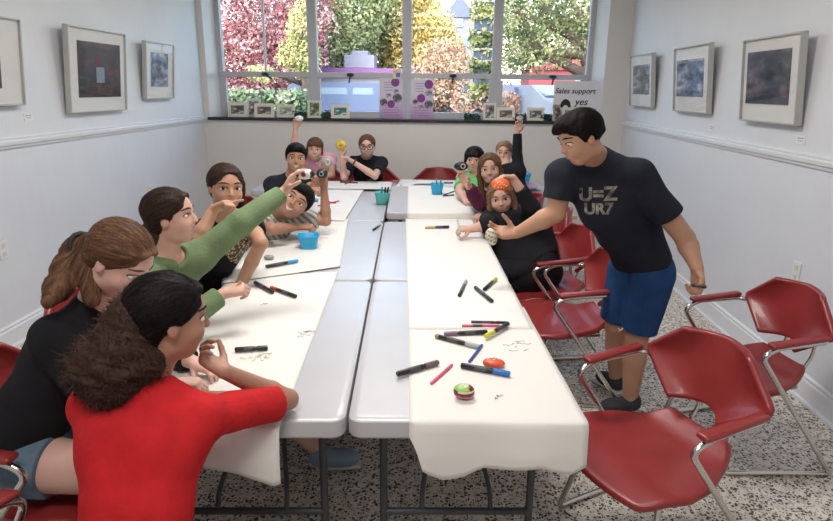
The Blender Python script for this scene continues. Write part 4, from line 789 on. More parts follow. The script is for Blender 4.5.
def dots(o, pts, r, m, name='painted_dots', h=1.03, rr=None):
    b = MB(); R_ = rr
    for (x, y, s) in pts:
        k = 1-(x/R_[0])**2-(y/R_[1])**2; z = R_[2]*math.sqrt(max(k, 0))*1.0; nrm = Vector((x/R_[0]**2, y/R_[1]**2, z/R_[2]**2)).normalized(); q = nrm.to_track_quat('Z', 'Y').to_matrix().to_4x4(); b.ell((0, 0, 0), (r*s, r*s, .0018), 12, 0, Matrix.Translation(Vector((x, y, z))*h) @ q)
    b.build(name, m, o, True)
red_o = paint('orange_red', (.70, .10, .04)); p = (0.198, 2.010, 0.770); o = rock('orange red painted rock with dots beside the blue capped marker', (p[0], p[1], TZ+.018), (.040, .028, .016), [red_o, paint('bare_stone', (.50, .40, .34))], 1, mi=lambda p, r: 1 if p.z < -.005 else 0); dots(o, [(-.02, .0, 1), (-.01, .010, 1), (.0, -.008, 1), (.010, .008, 1), (.02, .002, 1), (.002, .014, 1)], .0035, paint('white', (.7, .6, .5)), rr=(.040, .028, .016))
p = (0.084, 1.776, 0.760); o = rock('green and maroon painted rock nearest the paper end', (p[0], p[1], TZ+.026), (.034, .032, .024), [paint('maroon', (.16, .03, .04)), paint('leaf_green', (.28, .50, .10)), paint('white', (.7, .65, .6)), paint('pink', (.6, .2, .25))], 2, mi=lambda p, r: 2 if (abs(p.z-r[2]*.35) < .003 and p.x > -.02 or p.z > r[2]*.88) else (1 if p.z > r[2]*.35 and p.x < .017 else (2 if p.z < -r[2]*.55 else (3 if p.z < -r[2]*.3 else 0))))
p = (-0.983, 3.330, 0.750); rock('plain grey rock between the light blue marker and the child in green', (p[0], p[1], TZ+.020), (.030, .022, .014), [mat('grey_stone', (.30, .30, .31), .6, nscale=40, namt=.2)], 3, name='rock')
p = (-1.092, 5.150, 0.750); rock('small teal painted rock near the boy holding up the black rock', (p[0], p[1], TZ+.028), (.035, .026, .016), [paint('teal', (.10, .34, .38))], 4)
p = (-0.492, 6.319, 0.750); rock('small flat dark red rock in front of the far table middle', (p[0], p[1], TZ+.026), (.038, .026, .012), [paint('dark_red', (.40, .10, .12))], 5)
def cup(label, c, w, h, m, n=4, pens=(), z=TZ, rz=0, square=True):
    t = empty('pencil_cup', (c[0], c[1], z), rz); tag(t, label, 'cup'); b = MB(); N = 32
    def ring(rad, zz, sq):
        out = []
        for k in range(N):
            a = 2*math.pi*k/N; e = (abs(math.cos(a))**sq+abs(math.sin(a))**sq)**(-1/sq); out.append((rad*e*math.cos(a), rad*e*math.sin(a), zz))
        return out
    pr = [(.70, 0), (.76, .004), (1.0, h), (1.05, h), (1.05, h-.006), (1.0, h+.002), (.95, h-.002), (.72, .006)]; vs = []; 
    for r_, zz in pr: vs += ring(r_*w/2, zz, 5 if square else 2)
    fs = [(i*N+k, i*N+(k+1) % N, (i+1)*N+(k+1) % N, (i+1)*N+k) for i in range(len(pr)-1) for k in range(N)]; fs.append(tuple(range(N))[::-1]); fs.append(tuple((len(pr)-1)*N+k for k in range(N))); b.raw(vs, fs).build('bowl', m, t, auto=40)
    return t
blu = mat('cup_sky_blue', (.02, .38, .66), .3); tea = mat('cup_teal', (.10, .50, .50), .3)
p = (-0.813, 3.609, 0.740); cup('sky blue square plastic cup on the left paper', p, .125, .082, blu, z=TZ+.008, rz=.2)
p = (-0.514, 5.167, 0.740); cup('teal plastic cup holding pens on the middle of the far tables', p, .125, .10, tea, z=TZ+.002, rz=.1); q = Vector((p[0], p[1], 0))
for k, (dx, dy, ex, ey, lab) in enumerate(((-.02, .01, .0, .02, 'black marker standing leftmost in the teal cup'), (.015, .0, .03, .01, 'black marker standing in the middle of the teal cup'), (.02, .02, .055, .02, 'black marker leaning right in the teal cup'))): marker(lab, q+Vector((dx, dy, TZ+.012)), q+Vector((ex, ey, TZ+.145)), cap=blk if k else TEAL, r=.008, held=True)
p = (-0.045, 5.438, 0.785); cup('sky blue plastic cup on the farthest right table', p, .115, .095, blu, z=.789, rz=-.1); q = Vector((p[0], p[1], 0))
marker('dark pen standing in the far blue cup', q+Vector((.0, .0, .797)), q+Vector((-.01, .01, .93)), cap=TEAL, r=.007, held=True); marker('grey pen leaning in the far blue cup', q+Vector((.01, .0, .797)), q+Vector((.035, .01, .92)), cap=GREY, r=.007, held=True)
p = (0.852, 6.465, 0.740); cup('sky blue plastic cup at the right end of the far crossing table', p, .145, .10, blu, z=TZ+.014, rz=.1)
# ------------------------------------------------------------------ red chairs
vinyl = mat('red_vinyl', (.27, .028, .027), .36, nscale=6, namt=.10, bump=.08, bscale=120, coat=.1); chrome = mat('chrome_tube', (.62, .60, .57), .16, 1.0); dkp = mat('chair_underside', (.05, .05, .05), .6)
def chair(label, x, y, ang, group='red vinyl armchairs'):
    t = empty('armchair', (x, y, 0), R(ang)); tag(t, label, 'chair'); nu, nw = 20, 18
    def shell(name, fn, th, rnd=.012):
        vs = [fn(-1+2*i/nu, j/nw) for j in range(nw+1) for i in range(nu+1)]; W = nu+1; fs = [(j*W+i, j*W+i+1, (j+1)*W+i+1, (j+1)*W+i) for j in range(nw) for i in range(nu)]
        o = meshobj(name, vs, fs, vinyl, t); md = o.modifiers.new('s', 'SOLIDIFY'); md.thickness = th; md.offset = 0; bv = o.modifiers.new('b', 'BEVEL'); bv.width = rnd; bv.segments = 3; bv.limit_method = 'ANGLE'; bv.angle_limit = R(50); return o
    def seatf(s, v):   # v 0 back .. 1 front
        hw = np.interp(v, [0, .08, .40, .62, .92, 1], [.14, .18, .275, .30, .26, .23]); xx = -.20+v*.53-.035*(abs(s)**2)*max(0, v-.75)/.25*1.0
        z = .405+.020*abs(s)**3*np.interp(v, [0, .3, .6, 1], [.3, 1, 1, .1])-.030*max(0, v-.75)/.25*(1)+.05*max(0, .18-v)/.18-.012*math.sin(v*math.pi)
        return (xx, s*hw, z)
    shell('seat', seatf, .030)
    def backf(s, v):   # v 0 bottom .. 1 top
        hw = np.interp(v, [0, .08, .46, .56, .93, 1], [.12, .15, .295, .295, .175, .15]); z = .535+.275*v+.012*(1-abs(s))
        return (-.235-.055*(v-.4)+.085*abs(s)**2.2*(1-.2*v), s*hw, z)
    shell('backrest', backf, .028)
    for s in (-1, 1):
        MB().tube([(-.155, s*.272, .655), (-.13, s*.298, .655), (.10, s*.305, .642), (.165, s*.303, .600), (-.245, s*.335, .025), (-.255, s*.33, .013), (.22, s*.27, .013), (.235, s*.255, .03), (.16, s*.20, .360), (.13, s*.19, .376), (-.14, s*.17, .378)], .0115, 12, 0, .045).build('side_frame', chrome, t, True)
        m = MB(); m.box((0, 0, 0), (.27, .042, .021), 0, None, .010)
        for i, v in enumerate(m.v): m.v[i] = Vector((v.x, v.y*(1+.25*(v.x > 0)), v.z-.012*(v.x > .08)))
        M = Matrix.Translation((.0, s*.302, .672)) @ Matrix.Rotation(R(3), 4, 'Y'); m2 = MB().raw(m.v, m.f, 0, M); m2.build('armrest', vinyl, t, auto=60)
        MB().tube([(-.12, s*.09, .378), (-.22, s*.09, .395), (-.275, s*.09, .50), (-.262, s*.09, .60)], .008, 8, 0, .04).build('back_bracket', chrome, t, True)
    MB().tube([(.135, -.19, .376), (.135, .19, .376)], .010, 10).tube([(-.12, -.175, .378), (-.12, .175, .378)], .010, 10).build('seat_crossbar', chrome, t, True)
    MB().box((.02, 0, .384), (.34, .30, .012), 0, None, .004).build('seat_pan', dkp, t)
    return t
ch = chair('red vinyl armchair nearest the camera, at the paper covered table end', .835, 2.06, 203)
chs = [('red vinyl armchair standing by the right wall behind the nearest one', 1.50, 2.80, 190), ('red vinyl armchair pulled out beside the standing boy', .75, 3.39, 183),
 ('red vinyl armchair under the girl holding up the orange rock', .74, 4.02, 192), ('red vinyl armchair under the girl in the maroon sleeve', .74, 4.74, 182), ('red vinyl armchair under the child in the green shirt at far right', .62, 5.36, 180),
 ('red vinyl armchair under the girl in the black top and denim shorts', -1.36, 1.80, 0), ('red vinyl armchair under the child in the green sweatshirt', -1.42, 2.48, 0), ('red vinyl armchair behind the girl in the gold printed top', -1.42, 3.12, 0), ('red vinyl armchair under the boy in the striped shirt', -1.42, 3.86, 0),
 ('red vinyl armchair behind the dark haired boy at the far left', -1.50, 4.86, -22), ('red vinyl armchair under the girl in the pink shirt', -1.42, 6.86, 270), ('red vinyl armchair behind the girl with eyeglasses', -.80, 6.88, 270), ('empty red vinyl armchair behind the middle of the far table', -.04, 6.90, 270), ('red vinyl armchair under the girl in the red shirt', -.86, 1.16, 78)]
for lb, x, y, a in chs:
    c = copy_tree(ch); c.location = (x, y, 0); c.rotation_euler = (0, 0, R(a)); c['label'] = lb
# light wooden chair seen between the tables and the standing boy
wd = mat('pale_wood', (.52, .36, .24), .5, nscale=12, namt=.15, stretch=(1, 1, 8)); t = empty('wooden_stool', (1.02, 5.55, 0), R(10)); tag(t, 'pale wooden stool half hidden behind the arm of the standing boy', 'stool')
MB().box((0, 0, .60), (.34, .32, .03), 0, None, .008).build('seat', wd, t)
for a in (-1, 1):
    for b in (-1, 1): MB().tube([(a*.12, b*.12, .59), (a*.16, b*.15, 0)], [.019, .015], 10).build('leg', wd, t, True)
MB().tube([(-.14, -.137, .25), (.14, -.137, .25)], .01, 8).tube([(-.14, .137, .25), (.14, .137, .25)], .01, 8).build('stretcher', wd, t, True)
o, _, _ = implicit('folded_jacket', [elp((0, 0, .0), (.13, .12, .035), k=.03), elp((-.05, .02, .025), (.08, .09, .035), k=.03)], .006, clothmat('lavender_cloth', (.55, .38, .60)), None, fold=.006, fr=25); o.location = (.80, 5.98, TZ+.05); tag(o, 'lavender folded cloth on the right end of the far crossing table', 'cloth')
# ------------------------------------------------------------------ people
def arr(*a): return [np.array(x, float) for x in a]
light = skin('skin_light', (.62, .36, .27)); tan = skin('skin_tan', (.50, .27, .17)); brown = skin('skin_brown', (.40, .20, .13)); fair = skin('skin_fair', (.68, .42, .34))
hblack = hairmat('hair_black', (.009, .007, .007)); hdark = hairmat('hair_dark_brown', (.035, .020, .015)); hbrown = hairmat('hair_brown', (.12, .062, .032)); haub = hairmat('hair_auburn', (.13, .066, .038)); hfriz = hairmat('hair_frizzy_brown', (.045, .024, .018)); hlb = hairmat('hair_light_brown', (.20, .12, .07))
cred = clothmat('red_jersey', (.52, .018, .022)); cblk = clothmat('black_jersey', (.014, .014, .017)); cgrn = clothmat('green_sweatshirt', (.17, .24, .125)); cmar = clothmat('maroon_knit', (.10, .02, .05)); cpink = clothmat('pink_jersey', (.72, .36, .46)); cnavy = clothmat('navy_black_jersey', (.018, .02, .03)); clime = clothmat('lime_green_jersey', (.16, .50, .18))
denim = clothmat('blue_denim', (.12, .18, .24), .3); cblue = clothmat('navy_blue_shorts_cloth', (.018, .06, .17)); dkden = clothmat('dark_trousers', (.03, .035, .05))
gstr = bpy.data.materials.new('striped_grey_green'); gstr.use_nodes = True; nt = gstr.node_tree; b = nt.nodes['Principled BSDF']; b.inputs['Roughness'].default_value = .9; tc = nt.nodes.new('ShaderNodeTexCoord'); wv = nt.nodes.new('ShaderNodeTexWave'); wv.bands_direction = 'DIAGONAL'; wv.inputs['Scale'].default_value = 11; wv.inputs['Distortion'].default_value = 1.2
cr = nt.nodes.new('ShaderNodeValToRGB'); cr.color_ramp.elements[0].color = (.20, .20, .17, 1); cr.color_ramp.elements[1].color = (.48, .46, .40, 1); cr.color_ramp.elements[0].position = .35; cr.color_ramp.elements[1].position = .6; nt.links.new(tc.outputs['Object'], wv.inputs[0]); nt.links.new(wv.outputs['Fac'], cr.inputs[0]); nt.links.new(cr.outputs[0], b.inputs['Base Color'])
gold = bpy.data.materials.new('gold_print'); gold.use_nodes = True; nt = gold.node_tree; b = nt.nodes['Principled BSDF']; b.inputs['Roughness'].default_value = .6; tc = nt.nodes.new('ShaderNodeTexCoord'); vo = nt.nodes.new('ShaderNodeTexVoronoi'); vo.inputs['Scale'].default_value = 75
cr = nt.nodes.new('ShaderNodeValToRGB'); cr.color_ramp.elements[0].color = (.50, .34, .16, 1); cr.color_ramp.elements[1].color = (.05, .04, .03, 1); cr.color_ramp.elements[0].position = .35; cr.color_ramp.elements[1].position = .5; nt.links.new(tc.outputs['Object'], vo.inputs[0]); nt.links.new(vo.outputs['Distance'], cr.inputs[0]); nt.links.new(cr.outputs[0], b.inputs['Base Color'])

# --- girl in red, back to the camera, chin resting on her hand
hd = np.array((-0.697, 1.451, 1.121)); f = nv((.80, .55, -.10)); H0 = Head(hd, f, (-.05, 0, 1), .235)
J = dict(pel=(-.725, 1.17, .55), neck=(-.755, 1.40, .955), shL=(-.905, 1.405, .885), shR=(-.605, 1.375, .875), elR=(-.455, 1.655, .785), wrR=(-0.588, 1.494, 0.963), elL=(-.90, 1.62, .79), wrL=(-.66, 1.64, .79))
J['wrR'] = (-0.584, 1.509, 0.943)
seat(J, 92, fl=.17, kz=.47)
a = np.array(J['wrR']); puff = np.array((-0.813, 1.360, 1.036))
def frz(body, H, J):
    d = []; g = np.random.default_rng(5)
    o, P, F = implicit('frizzy_puff', [elp(puff, (.085, .085, .078), k=.03), elp(puff+[.06, .02, -.005], (.065, .065, .062), k=.03), elp(puff+[-.045, 0, -.015], (.065, .07, .066), k=.03), elp(puff+[.0, 0, -.06], (.07, .07, .055), k=.03), cone(H.L(-.35, .0, -.05), puff, .07, .07, k=.03)], .005, hfriz, body, fold=.008, fr=60, seed=9)
    N = vnorm(P, F); k = 5200; ix = g.integers(0, len(P), k); vs = []; fs = []
    for n_, i in enumerate(ix):
        p = P[i]-N[i]*.008; dr = nv(N[i]+g.normal(size=3)*.55+np.array([0, 0, -.2])); s = nv(np.cross(dr, g.normal(size=3)))*.0008; L = g.uniform(.012, .034); m1 = p+dr*L*.5+g.normal(size=3)*.003; e = p+dr*L+g.normal(size=3)*.008
        b0 = len(vs); vs += [p-s, p+s, m1+s, m1-s, e]; fs += [(b0, b0+1, b0+2, b0+3), (b0+3, b0+2, b0+4)]
    meshobj('flyaway_hairs', vs, fs, hfriz, o)
    MB().tube([H.L(-.36, .02, -.05)+np.array([.03*math.cos(t)*0, .042*math.cos(t), .042*math.sin(t)]) for t in np.linspace(0, 2*math.pi, 14)], .008, 6).build('hair_tie', mat('hair_tie', (.02, .02, .02), .8), body, True)
person('person', 'girl in a red shirt with a frizzy dark hair puff, seen from behind', 'person', J, brown, 'cap', hblack, cred, {'R': .80, 'L': .8}, (dkden, 2), .235, hd, f, (-.05, 0, 1), vox=.0042, bulk=.88,
       hands={'R': dict(d=(-.75, .15, .45), n=(-.3, .2, .9), curl=(.75, .8, .9, .95), thumb=(.3, .4)), 'L': dict(d=(1, .1, 0), n=(0, 0, -1))}, gaze=(1, -.3, 0), ties=[frz], fold=.004, hem=-.09)
# --- girl in black with a long auburn ponytail, looking down
hd = np.array((-0.977, 1.749, 1.187)); f = nv((.80, -.12, -.62)); H0 = Head(hd, f, (.5, 0, .85), .235)
J = dict(pel=(-1.36, 1.73, .56), neck=(-1.09, 1.78, 1.03), shR=(-1.14, 1.635, .975), shL=(-1.10, 1.935, .985), elR=(-1.03, 1.60, .79), wrR=(-.84, 1.72, .79), elL=(-1.0, 2.0, .79), wrL=(-.84, 1.88, .79))
seat(J, 0, kz=.53)
def pt(body, H, J):
    q = [H.L(-.40, .02, .05), np.array((-1.147, 1.808, 1.200)), np.array((-1.138, 1.736, 1.162)), np.array((-1.126, 1.663, 1.123)), np.array((-1.116, 1.595, 1.103))]
    pr = [cone(q[0], q[1], .026, .034, k=.02), cone(q[1], q[2], .034, .036, k=.03), cone(q[2], q[3], .036, .032, k=.03), cone(q[3], q[4], .032, .018, k=.03), cone(H.L(-.3, -.25, .1), np.array((-1.036, 1.676, 1.083)), .04, .022, k=.03)]
    hairy('ponytail', pr, .0045, haub, body, H, 'x', 3000, .003, flow=lambda p: np.array([-.35, -.1, -1.]))
    c = q[0]*.4+q[1]*.6; ax = nv(q[1]-q[0]); u = nv(np.cross(ax, [0, 0, 1])); w = np.cross(ax, u)
    MB().tube([c+u*.040*math.cos(t)+w*.040*math.sin(t) for t in np.linspace(0, 2*math.pi, 14)], .009, 6).build('hair_tie', mat('hair_tie', (0, 0, 0)), body, True)
person('person', 'girl in a black top and denim shorts with an auburn ponytail, looking down', 'person', J, fair, 'cap', haub, cblk, 1.85, (denim, .40), .235, hd, f, (.5, 0, .85), vox=.0045, bulk=1.10, legb=1.35,
       hands={'R': dict(d=(.9, .3, -.1), n=(0, 0, -1), curl=(.6, .6, .7, .7)), 'L': dict(d=(.9, -.3, -.1), n=(0, 0, -1))}, gaze=(1, -.3, 0), ties=[pt], fold=.005, brow=haub, neckcut=.9, hem=-.05)
# --- child in green, left arm stretched out holding up a rock
hd = np.array((-1.037, 2.264, 1.214)); f = nv((.95, .10, .10)); H0 = Head(hd, f, (.0, 0, 1), .215)
J = dict(pel=(-1.36, 2.40, .56), neck=(-1.08, 2.26, 1.055), shR=(-1.10, 2.12, 1.00), shL=(-1.00, 2.39, 1.02), elL=(-0.841, 2.461, 1.147), wrL=(-0.690, 2.635, 1.261), elR=(-1.02, 2.06, .80), wrR=(-0.856, 2.259, 0.911))
seat(J, 0, foot=dict(kneeR=(-.94, 2.38, .52), ankR=(-.52, 2.42, .10), toeR=(-.385, 2.44, .065)))
J['hipR'] = (-1.36, 2.31, .545)
penR = np.array(J['wrR'])
clog = mat('blue_clog_rubber', (.20, .27, .36), .6)
hL, gripL = hand(J['wrL'], d=(.45, .15, .85), n=(.85, .1, -.35), side='L', s=.9)
def hood(body, H, J):
    n = J['neck']; up = nv(n-J['pel']); implicit('hood', [elp(n+np.array([-.075, 0, -.015]), (.075, .115, .055), k=.03), cone(n+np.array([-.04, -.09, .01]), n+np.array([.05, -.05, -.02]), .028, .022, k=.02), cone(n+np.array([-.04, .09, .01]), n+np.array([.05, .05, -.02]), .028, .022, k=.02)], .005, cgrn, body, fold=.004, fr=22)
    implicit('hair_bun', [elp(H.L(-.42, -.32, .05), (.05, .045, .05), k=.02), cone(H.L(-.30, -.2), H.L(-.42, -.32), .05, .04, k=.03)], .005, hdark, body, fold=.003, fr=70)
person('person', 'child in a green sweatshirt stretching an arm across the table with a rock', 'person', J, light, 'cap', hdark, cgrn, 1.90, (dkden, 1.0), .222, hd, f, (0, 0, 1), vox=.0045, bulk=1.0,
       hands={'L': dict(d=(.50, .1, .86), n=(.86, .1, -.5), s=.88, curl=(.30, .32, .36, .4), spread=.08, thumb=(.35, .35)), 'R': dict(d=(.85, .35, .15), n=(.1, .5, -.75), s=.88, curl=(.8, .8, .85, .9), thumb=(.6, .7))}, ties=[hood], shoe=clog, fold=.005, hem=-.03)
# --- girl with gold printed top
hd = np.array((-1.044, 2.891, 1.227)); f = nv((.58, -.80, .02)); H0 = Head(hd, f, (.10, 0, 1), .225)
J = dict(pel=(-1.34, 3.05, .56), neck=(-1.10, 2.95, 1.065), shR=(-1.205, 2.835, 1.0), shL=(-.985, 3.045, 1.0), elL=(-.90, 2.96, .80), wrL=(-.70, 3.08, .79), elR=(-1.083, 2.598, 1.040), wrR=(-1.022, 2.658, 1.170))
J['elL'] = (-0.878, 2.856, 0.966); J['wrL'] = (-1.04, 2.84, .66)
seat(J, 0)
def gp_(body, H, J): pass
g1, SH, base, = None, None, None
r4 = person('person', 'dark haired girl in a gold printed black top, open mouthed and pointing', 'person', J, tan, 'cap', hdark, cblk, {'R': .9, 'L': .35}, (dkden, 2), .228, hd, f, (.10, 0, 1), vox=.0048, bulk=1.0, smile=1,
       hands={'R': dict(d=(.70, -.05, .30), n=(.1, -.3, -.9), s=.88, curl=(.05, .9, .95, .95), thumb=(.2, .3)), 'L': dict(d=(.3, .9, -.1), n=(0, 0, -1), curl=(.3, .3, .3, .3))}, gaze=(1, .1, .2), fold=.004,
       extra_hair=[H0.K((-.3, -.1, -.15), (-.1, -.9, -.32), .15, .06, k=.05), H0.K((.05, .1, -.34), (-.05, -.5, -.36), .06, .07)])
def shrink_print(name, res, o, d, u, w, h, m, off=.002, nx=14, ny=12, mask=None):
    body, H, (P, F), base = res; P = P-np.array(base); bv = BVHTree.FromPolygons([tuple(p) for p in P], [tuple(f) for f in F]); sh = [c for c in body.children if c.name.startswith('shirt')][0]
    d = Vector(nv(d)); u = Vector(nv(u)); r = d.cross(u).normalized(); u = r.cross(d).normalized(); o = Vector(o)-Vector(base); vs = []; fs = []
    for j in range(ny+1):
        for i in range(nx+1):
            p = o+r*(i/nx-.5)*w+u*(j/ny-.5)*h-d*.4; hit = bv.ray_cast(p, d); vs.append((hit[0]-d*off) if hit[0] else None)
    for j in range(ny):
        for i in range(nx):
            q = [j*(nx+1)+i, j*(nx+1)+i+1, (j+1)*(nx+1)+i+1, (j+1)*(nx+1)+i]; x = (i+.5)/nx*2-1; y = (j+.5)/ny*2-1
            if all(vs[k] is not None for k in q) and (mask is None or mask(x, y)): fs.append(q)
    vs = [v or Vector() for v in vs]; used = sorted({k for f in fs for k in f}); mp = {k: i for i, k in enumerate(used)}
    if fs: meshobj(name, [vs[k] for k in used], [[mp[k] for k in f] for f in fs], m, sh)
def text_print(res, s, size, o, d, u, m, shear=0, bold=.004):
    body, H, (P, F), base = res; P = P-np.array(base); bv = BVHTree.FromPolygons([tuple(p) for p in P], [tuple(f) for f in F]); sh = [c for c in body.children if c.name.startswith('shirt')][0]
    me = text_mesh(s, size, shear, bold); d = Vector(nv(d)); u = Vector(nv(u)); r = d.cross(u).normalized(); u = r.cross(d).normalized(); o = Vector(o)-Vector(base)
    for v in me.vertices:
        p = o+r*v.co.x+u*v.co.y-d*.4; hit = bv.ray_cast(p, d); v.co = (hit[0] if hit[0] else p+d*.4)-d*(.0025 if v.co.z > 0 else .0015)
    me.materials.append(m); link(bpy.data.objects.new('shirt_print', me), sh)
cdir = lambda p: np.array(p)-np.array([0, 0, 1.7])
o = np.array((-0.940, 2.767, 0.957)); shrink_print('gold_print', r4, o, (-.35, .85, -.2), (.25, 0, 1), .15, .17, gold, nx=24, ny=24, mask=lambda x, y: x*x+y*y < 1)
# --- boy in striped shirt leaning on the table
hd = np.array((-0.908, 3.720, 1.012)); f = nv((.15, -.95, .28)); H0 = Head(hd, f, (.62, 0, .78), .245)
J = dict(pel=(-1.34, 3.84, .56), neck=(-1.075, 3.89, .915), shR=(-1.20, 3.80, .885), shL=(-.965, 3.94, .87), elL=(-0.766, 3.939, 0.847), wrL=(-0.774, 3.949, 1.066), elR=(-1.031, 3.591, 0.866), wrR=(-0.895, 3.717, 0.853))
seat(J, 0)
person('person', 'smiling boy in a striped grey shirt leaning sideways on the table', 'person', J, brown, 'short', hblack, gstr, {'R': .8, 'L': .75}, (dkden, 1), .245, hd, f, (.62, 0, .78), vox=.005, bulk=1.0, smile=1,
       hands={'L': dict(d=(-.05, -.1, 1), n=(-.3, -.85, .1), s=.9, curl=(.45, .5, .5, .5), thumb=(.8, .5)), 'R': dict(d=(1, .0, 0), n=(0, .2, -1), s=.92, curl=(.9, .95, .95, .95))}, extra_hair=[])
# --- dark haired boy far left
hd = np.array((-1.142, 4.743, 1.169)); f = nv((.25, -.95, .0)); H0 = Head(hd, f, (.1, 0, 1), .225)
J = dict(pel=(-1.44, 4.90, .56), neck=(-1.20, 4.80, 1.01), shR=(-1.34, 4.74, .955), shL=(-1.08, 4.84, .955), elR=(-1.34, 4.52, .80), wrR=(-1.10, 4.50, .81), elL=(-1.02, 4.66, .90), wrL=(-0.858, 4.313, 1.079))
J['wrR'] = (-0.955, 4.285, 0.995); J['elR'] = (-1.25, 4.50, .80); J['wrL'] = (-0.856, 4.425, 1.107); J['elL'] = (-1.0, 4.62, .95)
seat(J, -22)
person('person', 'smiling dark haired boy in a black shirt at the far left corner of the tables', 'person', J, tan, 'short', hblack, cnavy, .6, (dkden, 2), .225, hd, f, (.1, 0, 1), vox=.0052, smile=1,
       hands={'R': dict(d=(.8, -.2, .1), n=(.1, -.2, -.9), curl=(.8, .8, .8, .8)), 'L': dict(d=(.1, -.1, 1), n=(-.2, -.9, .1), curl=(.4, .45, .5, .5), thumb=(.8, .4))})
# --- girl in pink raising a white rock
hd = np.array((-1.352, 6.475, 1.073)); f = nv((.1, -.97, -.05)); H0 = Head(hd, f, (.05, 0, 1), .235)
J = dict(pel=(-1.42, 6.80, .56), neck=(-1.37, 6.66, 1.0), shR=(-1.53, 6.65, .94), shL=(-1.22, 6.65, .95), elR=(-1.574, 6.471, 1.091), wrR=(-1.551, 6.475, 1.288), elL=(-1.18, 6.48, .80), wrL=(-1.30, 6.36, .80))
seat(J, 270, kz=.50)
person('person', 'girl in a pink shirt at the back raising a white rock high above her head', 'person', J, light, 'cap', hbrown, cpink, .5, (dkden, 2), .235, hd, f, (.05, 0, 1), vox=.0058, smile=1,
       hands={'R': dict(d=(.15, -.1, 1), n=(.3, -.8, .1), s=.9, curl=(.35, .4, .5, .5), thumb=(.8, .4)), 'L': dict(d=(-1, -.2, 0), n=(0, 0, -1))}, extra_hair=[H0.K((.30, .26, -.2), (.30, .26, .2), .10, .10), H0.K((.1, .1, -.33), (.1, -.2, -.34), .05), H0.K((.1, .1, .33), (.1, -.2, .34), .05)])
# --- girl with eyeglasses
hd = np.array((-0.816, 6.607, 1.095)); f = nv((.05, -.97, -.05)); H0 = Head(hd, f, (.0, 0, 1), .245)
J = dict(pel=(-.82, 6.80, .56), neck=(-.83, 6.72, .965), shR=(-.98, 6.68, .915), shL=(-.665, 6.68, .915), elR=(-1.023, 6.309, 0.805), wrR=(-1.049, 6.367, 1.015), elL=(-0.696, 6.276, 0.825), wrL=(-0.924, 6.256, 0.973))
seat(J, 270, kz=.50)
def watch(body, H, J):
    c = J['wrL']*.93+J['elL']*.07; ax = nv(J['elL']-J['wrL']); u = nv(np.cross(ax, [0, 0, 1])); w = np.cross(ax, u); MB().tube([c+u*.028*math.cos(t)+w*.028*math.sin(t) for t in np.linspace(0, 2*math.pi, 14)], .009, 6).build('wrist_band', mat('dark_band', (.10, .02, .04), .5), body, True)
person('person', 'girl with eyeglasses and a black shirt holding up a yellow rock', 'person', J, fair, 'cap', hbrown, cblk, .72, (dkden, 2), .245, hd, f, (.0, 0, 1), vox=.0055, glasses=True, bulk=1.05,
       hands={'R': dict(d=(-.05, -.1, 1), n=(.2, -.9, .1), s=.9, curl=(.45, .5, .5, .5), thumb=(.8, .4)), 'L': dict(d=(-.75, -.1, .55), n=(-.3, -.1, -.8), s=.9, curl=(.5, .5, .5, .5))}, ties=[watch])
# --- child in lime green, far right
hd = np.array((0.279, 5.507, 1.090)); f = nv((-.15, -.97, .0))
J = dict(pel=(.52, 5.36, .56), neck=(.33, 5.50, .965), shR=(.19, 5.53, .915), shL=(.47, 5.47, .915), elR=(.16, 5.32, .85), wrR=(.12, 5.16, .87), elL=(.44, 5.25, .86), wrL=(.28, 5.12, .87))
seat(J, 180)
J['elR'] = (0.144, 5.177, 0.862); J['wrR'] = (0.189, 4.960, 0.824)
person('person', 'black haired child in a lime green shirt behind the hand with the black rock', 'person', J, light, 'bob', hblack, clime, .7, (dkden, 2), .225, hd, f, (0, 0, 1), vox=.0055, smile=0, hands={'R': dict(d=(.3, -.7, -.2), n=(0, 0, -1), curl=(.7, .7, .7, .7)), 'L': dict(d=(-1, -.3, 0), n=(0, 0, -1))})
# --- child at the very back right, arm raised
hd = np.array((0.595, 6.043, 1.103)); f = nv((-.5, .85, .0))
J = dict(pel=(.74, 5.74, .60), neck=(.60, 5.86, .99), shR=(.70, 5.93, .94), shL=(.52, 5.72, .94), elR=(0.705, 5.883, 1.073), wrR=(0.698, 5.899, 1.315), elL=(.45, 5.55, .90), wrL=(.32, 5.48, .86))
J['shR'] = (.72, 5.80, .95); J['shL'] = (.50, 5.90, .95)
J['hipR'] = (.82, 5.72, .585); J['hipL'] = (.66, 5.76, .585); J['kneeR'] = (.78, 5.50, .52); J['kneeL'] = (.62, 5.52, .52); J['ankR'] = (.80, 5.48, .085); J['ankL'] = (.64, 5.50, .085); J['toeR'] = (.78, 5.36, .055); J['toeL'] = (.62, 5.38, .055)
person('person', 'child with one black sleeved arm raised straight up at the far right', 'person', J, light, 'cap', hlb, cblk, 1.93, (dkden, 2), .225, hd, nv((-.2, -.95, .0)), (0, 0, 1), vox=.0058, hands={'R': dict(d=(.1, -.1, 1), n=(-.2, -.9, .1), s=.95, curl=(.5, .55, .6, .6), thumb=(.8, .5)), 'L': dict(d=(-1, -.3, 0), n=(0, 0, -1))})
